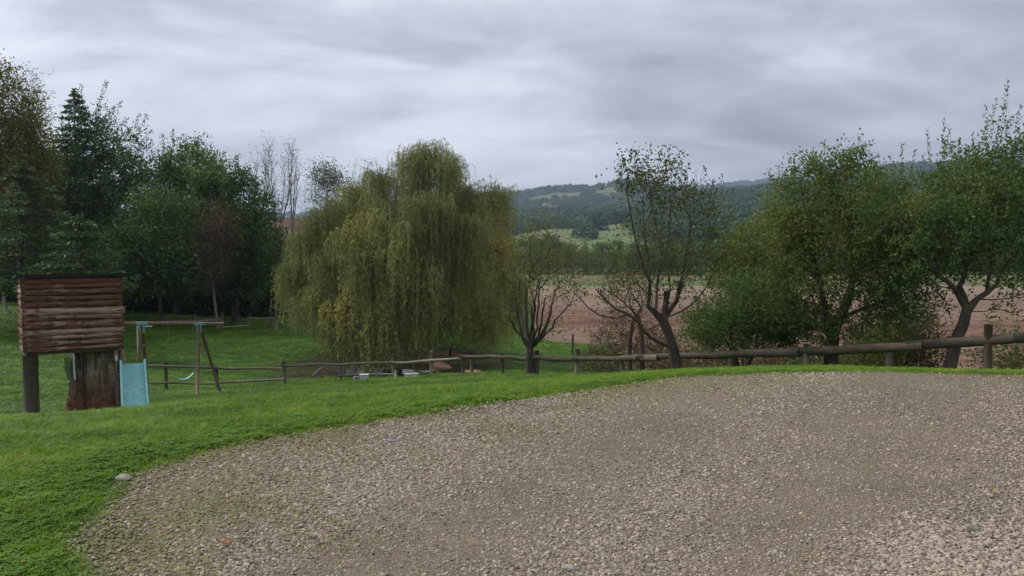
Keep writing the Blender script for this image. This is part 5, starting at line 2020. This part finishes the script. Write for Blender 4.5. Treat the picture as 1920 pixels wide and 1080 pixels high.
# belt swing hanging from the beam
s0, s1 = P(322, 700, 22), P(363, 700, 22.2)
O2 = (s0 + s1) / 2
n_ = 11
sec = []
for i in range(n_):
    t = i / (n_ - 1)
    c_ = s0 * (1 - t) + s1 * t - O2
    c_[2] -= .19 * (1 - (2 * t - 1) ** 2)
    sec.append(c_)
V = []
for c_ in sec:
    for a, b in ((-.07, 0), (.07, 0), (.07, .022), (-.07, .022)):
        V.append(c_ + perp * a + np.array([0, 0, b]))
i = np.arange(n_ - 1)[:, None] * 4
j = np.arange(4)[None]
f = np.stack([i + j, i + (j + 1) % 4, i + 4 + (j + 1) % 4, i + 4 + j], -1).reshape(-1, 4)
link('seat', mesh_np('seat', V, [f, np.array([[0, 1, 2, 3], [(n_ - 1) * 4 + q for q in (3, 2, 1, 0)]])], True), MAT['aqua_light'], swing, tuple(O2 - O))
for sp_, u in ((s0, .44), (s1, .88)):
    mb = MB()
    hp = pL * (1 - u) + pR * u
    mb.tube([sp_ - O, hp - O], .006, 5)
    mb.build('chain', MAT['metal'], swing)
# small white goal frame behind
gf = P(258, 640, 27)
goal = empty('goal_frame', (gf[0], 27, h1(gf[0], 27)), 'small white pipe goal frame on the grass behind the swing', 'goal')
gh = P(258, 612, 27)[2] - h1(gf[0], 27)
mb = MB()
mb.tube([(0, 0, 0), (0, 0, gh)], .022, 8)
mb.build('goal_post', MAT['white'], goal)
mb = MB()
mb.tube([(.02, 0, gh), (.32, .4, gh - .04)], .02, 8)
mb.tube([(.02, 0, .02), (.78, -.1, .06)], .02, 8)
mb.build('goal_bar', MAT['white'], goal)

# ------------------------------------------------------------------ fences
def rail_between(parent, a, b, r_, mat, O, r2=None, sag=.0, name='rail', wob=.03):
    mb = MB()
    a, b = np.asarray(a), np.asarray(b)
    L = np.linalg.norm(b - a)
    m_ = max(3, int(L / .5))
    t = np.linspace(0, 1, m_)[:, None]
    pts = a * (1 - t) + b * t
    pts[1:-1] += ro.randn(m_ - 2, 3) * [.0, .012, .014]
    pts[:, 2] -= sag * 4 * (t[:, 0] * (1 - t[:, 0]))
    rr_ = np.linspace(r_, r2 or r_, m_) * (1 + .06 * ro.randn(m_))
    mb.tube(pts - O, rr_, 9, rng=ro, wob=.035)
    return mb.build(name, mat, parent, True)


def post(parent, px, ytop, d, r_, mat, O, lean=0.0, offy=0.0):
    x = X(px, d)
    g = h1(x, d + offy) - .25
    t = P(px, ytop, d)
    mb = MB()
    mb.tube(np.array([[x - lean * .5, d + offy, g], [x, d + offy, (g + t[2]) / 2], [x + lean, d + offy, t[2]]]) - O, [r_ * 1.05, r_, r_ * .95], 8, rng=ro, wob=.04)
    return mb.build('post', mat, parent, True)


# two-rail fence at the foot of the lawn
O = gz(531, 27, 0)
fa = empty('rail_fence', O, 'weathered two rail pole fence in front of the dark pond', 'fence')
FP = [(180, 676, 25.2), (307, 678, 26), (403, 686, 26.4), (531, 676, 27), (636, 668, 28), (736, 664, 28), (808, 659, 27), (884, 668, 25.6)]
for q in FP:
    post(fa, q[0], q[1], q[2], .055, MAT['wood_rail'] if q[0] > 500 else MAT['wood_post'], O, ro.uniform(-.04, .04))
FR = [((180, 686, 25.2), (531, 691, 27)), ((528, 686, 27), (740, 679, 28)), ((736, 680, 28), (895, 669, 25.6))]
for a, b in FR:
    rail_between(fa, P(a[0], a[1], a[2] - .09), P(b[0], b[1], b[2] - .09), .042, MAT['wood_rail'], O)
rail_between(fa, P(180, 716, 25.1), P(403, 719, 26.3), .036, MAT['wood_rail'], O)
rail_between(fa, P(398, 719, 26.3), P(533, 711, 26.9), .036, MAT['wood_rail'], O)
rail_between(fa, P(636, 704, 27.9), P(738, 702, 27.9), .036, MAT['wood_rail'], O)

# heavy log fence on the right
O = gz(1380, 16.5, 0)
fb = empty('log_fence', O, 'long heavy single log fence running past the orchard trees to the right', 'fence')
LP = [(868, 660, 24.6, .05), (942, 662, 23, .05), (1007, 657, 21.5, .06), (1083, 653, 20, .065), (1169, 676, 18.6, .05), (1205, 676, 18.1, .06), (1380, 648, 16.5, .05), (1515, 644, 15, .055), (1672, 655, 14, .07), (1857, 608, 13, .068), (2060, 604, 12.4, .07)]
for q in LP:
    back = .0
    post(fb, q[0], q[1], q[2] + .0, q[3], MAT['wood_rail'] if q[0] in (1515, 1672, 1169, 1083) else MAT['wood_post'], O, ro.uniform(-.02, .02))
LR = [((862, 668, 24.8), (1085, 674, 20.0), .058, .068), ((1075, 673, 20.1), (1235, 671, 17.7), .068, .085), ((1195, 671, 18.2), (1500, 660, 15.2), .062, .085), ((1480, 659, 15.4), (1730, 649, 13.7), .085, .078), ((1700, 648, 13.9), (1930, 632, 12.8), .085, .095), ((1900, 634, 12.9), (2200, 622, 11.8), .09, .09)]
for a, b, r1_, r2_ in LR:
    rail_between(fb, P(a[0], a[1], a[2] - .13), P(b[0], b[1], b[2] - .13), r1_, MAT['wood_log'], O, r2_, name='log_rail')

# old fence along the grove
O = gz(467, 50, 0)
fc = empty('rail_fence', O, 'pale thin rail fence on the bank below the dark grove', 'fence')
for q in [(302, 594, 50), (365, 591, 50), (415, 588, 49), (467, 590, 50), (516, 586, 50)]:
    post(fc, q[0], q[1] - 2, q[2], .085, MAT['wood_rail'], O, ro.uniform(-.03, .03))
for a, b in [((302, 604, 50), (415, 600, 49)), ((415, 614, 49), (467, 610, 50)), ((467, 597, 50), (516, 597, 50))]:
    rail_between(fc, P(a[0], a[1], a[2] - .1), P(b[0], b[1], b[2] - .1), .065, MAT['wood_rail'], O)
O = gz(560, 47, 0)
fd2 = empty('rail_fence', O, 'dark broken rail fence slanting down beside the left edge of the willow', 'fence')
for q in [(540, 588, 48), (597, 590, 46), (506, 578, 51)]:
    post(fd2, q[0], q[1], q[2], .07, MAT['wood_post'], O, ro.uniform(-.03, .03))
for a, b in [((506, 574, 51), (545, 588, 48)), ((540, 588, 48), (600, 593, 46)), ((540, 606, 48), (604, 613, 46))]:
    rail_between(fd2, P(a[0], a[1], a[2] - .1), P(b[0], b[1], b[2] - .1), .05, MAT['wood_post'], O)
O = gz(868, 36, 0)
fe = empty('rail_fence', O, 'short leaning dark rail fence beside the bright green mound', 'fence')
for q in [(843, 644, 37, .12), (866, 655, 35, 0), (886, 662, 33, 0)]:
    post(fe, q[0], q[1], q[2], .06, MAT['bark_dark'], O, q[3])
rail_between(fe, P(846, 651, 36.8), P(893, 667, 32.5), .055, MAT['bark_dark'], O)
rail_between(fe, P(820, 655, 37.5), P(846, 650, 36.8), .045, MAT['bark_dark'], O)
O = gz(1075, 43, 0)
ff = empty('field_post', gz(1074, 43), 'single thin stake at the near corner of the ploughed field', 'stake')
mb = MB()
mb.tube([(0, 0, -.2), (.02, 0, P(1074, 626, 43)[2] - gz(1074, 43)[2])], .06, 7)
mb.build('stake', MAT['wood_post'], ff)

# pale boxes, a white lantern and clay stones by the pond
def crate(px, ytop, d, w, h, lab, mat, rz):
    b = gz(px, d, 0)
    zt_ = P(px, ytop, d)[2]
    e_ = empty('box', (b[0], b[1], zt_ - h), lab, 'box', 'pale boxes by the pond', rz)
    mb = MB()
    mb.box((0, 0, h / 2), (w, w * .8, h))
    o = mb.build('body', mat, e_)
    bv_ = o.modifiers.new('bevel', 'BEVEL')
    bv_.width = .015
    mb = MB()
    mb.box((0, 0, h + .012), (w * 1.05, w * .85, .025))
    mb.build('lid', mat, e_)


crate(681, 703, 26.6, .29, .24, 'square pale green box at the crest, below the pond rail', MAT['white'], .2)
crate(666, 707, 26.4, .15, .16, 'tiny grey box just left of the square pale box', MAT['metal'], .5)
crate(764, 702, 26.6, .22, .18, 'left of two white boxes right of the pond rail', MAT['white'], .1)
crate(778, 701, 26.9, .20, .20, 'right of two white boxes right of the pond rail', MAT['white'], -.3)
b = gz(740, 27.4, 0)
wl_ = empty('garden_ornament', (b[0], b[1], P(740, 712, 27.4)[2]), 'small white knobbly ornament on the post by the pond', 'ornament')
mb = MB()
mb.tube([(0, 0, 0), (0, 0, .08), (.0, 0, .1), (0, 0, .18), (0, 0, .22), (0, 0, .32)], [.03, .05, .02, .055, .02, .035], 8)
mb.build('body', MAT['white'], wl_, True)


def boulder(px, py, d, w, h, mat, name, lab, cat, grp=None, seed=0, z=None):
    r = np.random.RandomState(seed)
    bm = bmesh.new()
    bmesh.ops.create_icosphere(bm, subdivisions=3, radius=1)
    for v_ in bm.verts:
        c_ = v_.co
        q = 1 + .14 * math.sin(c_.x * 3 + seed) + .12 * math.sin(c_.y * 4 + seed * 2) + .10 * math.sin(c_.z * 5 + c_.x * 2) + r.uniform(-.03, .03)
        v_.co = Vector((c_.x * w / 2 * q, c_.y * w * .4 * q, max(c_.z, -.4) * h * q))
    me = bpy.data.meshes.new(name)
    bm.to_mesh(me)
    bm.free()
    p_ = P(px, py, d)
    o = link(name, me, mat, None, (p_[0], p_[1], p_[2] if z is None else z))
    tag(o, lab, cat, grp)


boulder(828, 690, 31, .75, .24, MAT['terracotta'], 'boulder', 'rounded orange brown clay boulder at the right end of the pond', 'boulder', None, 3)
boulder(888, 702, 29, .70, .22, MAT['terracotta'], 'boulder', 'flat orange clay boulder behind the junction of both fences', 'boulder', None, 5)


def ground_at(px, py):
    d = 6.0
    for _ in range(40):
        q = P(px, py, d)
        d += (q[2] - h1(q[0], q[1])) / max(.1, (py - 470) / F) * .5
    return d


for k, (px, py, w, h, lab, mt) in enumerate([(232, 903, .15, .035, 'flat pale stone lying at the left rim of the gravel', 'stone'), 
                                             (735, 832, .12, .03, 'flat bluish grey stone set in the gravel near the lawn', 'stone_grey'), (1822, 998, .10, .035, 'largest yellowish stone in the coarse gravel at the lower right', 'stone'),
                                             (1065, 1074, .10, .03, 'pale stone at the bottom edge of the gravel', 'stone'), (1395, 1008, .05, .03, 'small dark pebble standing up in the wheel track', 'stone')]):
    d = ground_at(px, py)
    boulder(px, py, d, w * .72, h * .8, MAT[mt], 'stone', lab, 'stone', None, 40 + k, h1(X(px, d), d) + .022)
d = ground_at(415, 1028)
mb = MB()
mb.add([(-.035, 0, .0), (-.007, -.018, .012), (.036, -.006, .004), (.028, .018, .016), (-.01, .02, .003), (-.004, .002, .02)], [[0, 1, 5], [1, 2, 5], [2, 3, 5], [3, 4, 5], [4, 0, 5]])
o = mb.build('dead_leaf', MAT['leaf_dry'], None, False, None, (X(415, d), d, h1(X(415, d), d) + .035))
tag(o, 'curled orange dead leaf on the gravel at the lower left', 'leaf')
# stick by the pond
mb = MB()
a, b = P(585, 722, 29), P(618, 706, 31)
a[2] = h1(a[0], a[1]) + .1
b[2] = h1(b[0], b[1]) + .5
mb.tube([a - a, (b - a) * .5 + [0, 0, .1], b - a], [.05, .04, .02], 7)
o = mb.build('fallen_branch', MAT['bark_grey'], None, True, None, tuple(a))
tag(o, 'grey fallen branch on the bare soil left of the pond', 'branch')

# ------------------------------------------------------------------ houses
def house(px, d, w, dp, h, rh, lab, rz=0.0, dz=0, name='house', nwin=3, rows=1):
    x = X(px, d)
    b = np.array([x, d, h1(x, d) + dz])
    e_ = empty(name, b, lab, 'house', None, rz)
    mb = MB()
    mb.box((0, 0, h / 2 - .5), (w, dp, h + 1))
    v = [(-w / 2, -dp / 2, h), (-w / 2, dp / 2, h), (-w / 2, 0, h + rh), (w / 2, -dp / 2, h), (w / 2, dp / 2, h), (w / 2, 0, h + rh)]
    mb.add(v, [[0, 1, 2]])
    mb.add(v, [[3, 5, 4]])
    mb.build('wall', MAT['plaster'], e_)
    mb = MB()
    o_ = .35
    sl = rh / (dp / 2)
    for sg_ in (-1, 1):
        y0, y1 = 0, sg_ * (dp / 2 + o_)
        z0, z1 = h + rh + .05, h - sl * o_ + .05
        V = [(-w / 2 - o_, y0, z0), (w / 2 + o_, y0, z0), (w / 2 + o_, y1, z1), (-w / 2 - o_, y1, z1)]
        V += [(a, b_, c + .15) for a, b_, c in V]
        mb.add(V, [[0, 1, 2, 3], [4, 7, 6, 5], [0, 4, 5, 1], [1, 5, 6, 2], [2, 6, 7, 3], [3, 7, 4, 0]])
    rf = mb.build('roof', MAT['rooftile'], e_)
    mb = MB()
    mb.box((w * .22, 0, h + rh + .3), (w * .06, w * .06, 1.4))
    mb.build('chimney', MAT['plaster'], rf)
    for rw in range(rows):
        for q in range(nwin):
            xw = -w / 2 + w * (q + .5) / nwin
            mb = MB()
            mb.box((xw, -dp / 2 - .02, h * (rw + .5) / rows), (w * .09, .08, h * .38 / rows))
            wn_ = mb.build('window', MAT['window_dark'], e_)
            mb = MB()
            mb.box((xw, -dp / 2 - .05, h * (rw + .5) / rows - h * .2 / rows), (w * .11, .12, .12))
            mb.build('sill', MAT['plaster'], wn_)


house(1026, 1450, 13, 9, 8, 3, 'tall pale farmhouse far away on the wooded hillside', .3, 1, rows=2)
house(1006, 1430, 20, 8, 4, 2, 'long low farm building on the hillside left of the tall farmhouse', .1, 1)
house(1042, 1440, 10, 7, 4, 2, 'small reddish roofed shed on the hillside right of the farmhouse', -.3, 0, nwin=2)
house(540, 165, 7.5, 7, 4.5, 2.0, 'red roofed cream house half hidden between the grove and the willow', .5, 5.6)
house(300, 92, 9, 7, 4.2, 2.0, 'pale house glimpsed under the dark grove trees', .1, -.6)
house(572, 95, 7, 6, 4.0, 2.0, 'pale garden house glimpsed behind the left fringe of the willow', .3, -.2, nwin=2)

# ------------------------------------------------------------------ haze
mb = MB()
mb.box((0, 3400, 210), (22000, 7700, 520))
hm = bpy.data.materials.new('haze_air')
hm.use_nodes = True
hm.node_tree.nodes.clear()
ho = hm.node_tree.nodes.new('ShaderNodeOutputMaterial')
hv = hm.node_tree.nodes.new('ShaderNodeVolumePrincipled')
hv.inputs['Color'].default_value = (.62, .76, 1.0, 1)
hv.inputs['Density'].default_value = HAZE
hv.inputs['Anisotropy'].default_value = .2
hm.node_tree.links.new(hv.outputs[0], ho.inputs['Volume'])
hz = mb.build('haze', hm)
tag(hz, kind='stuff')
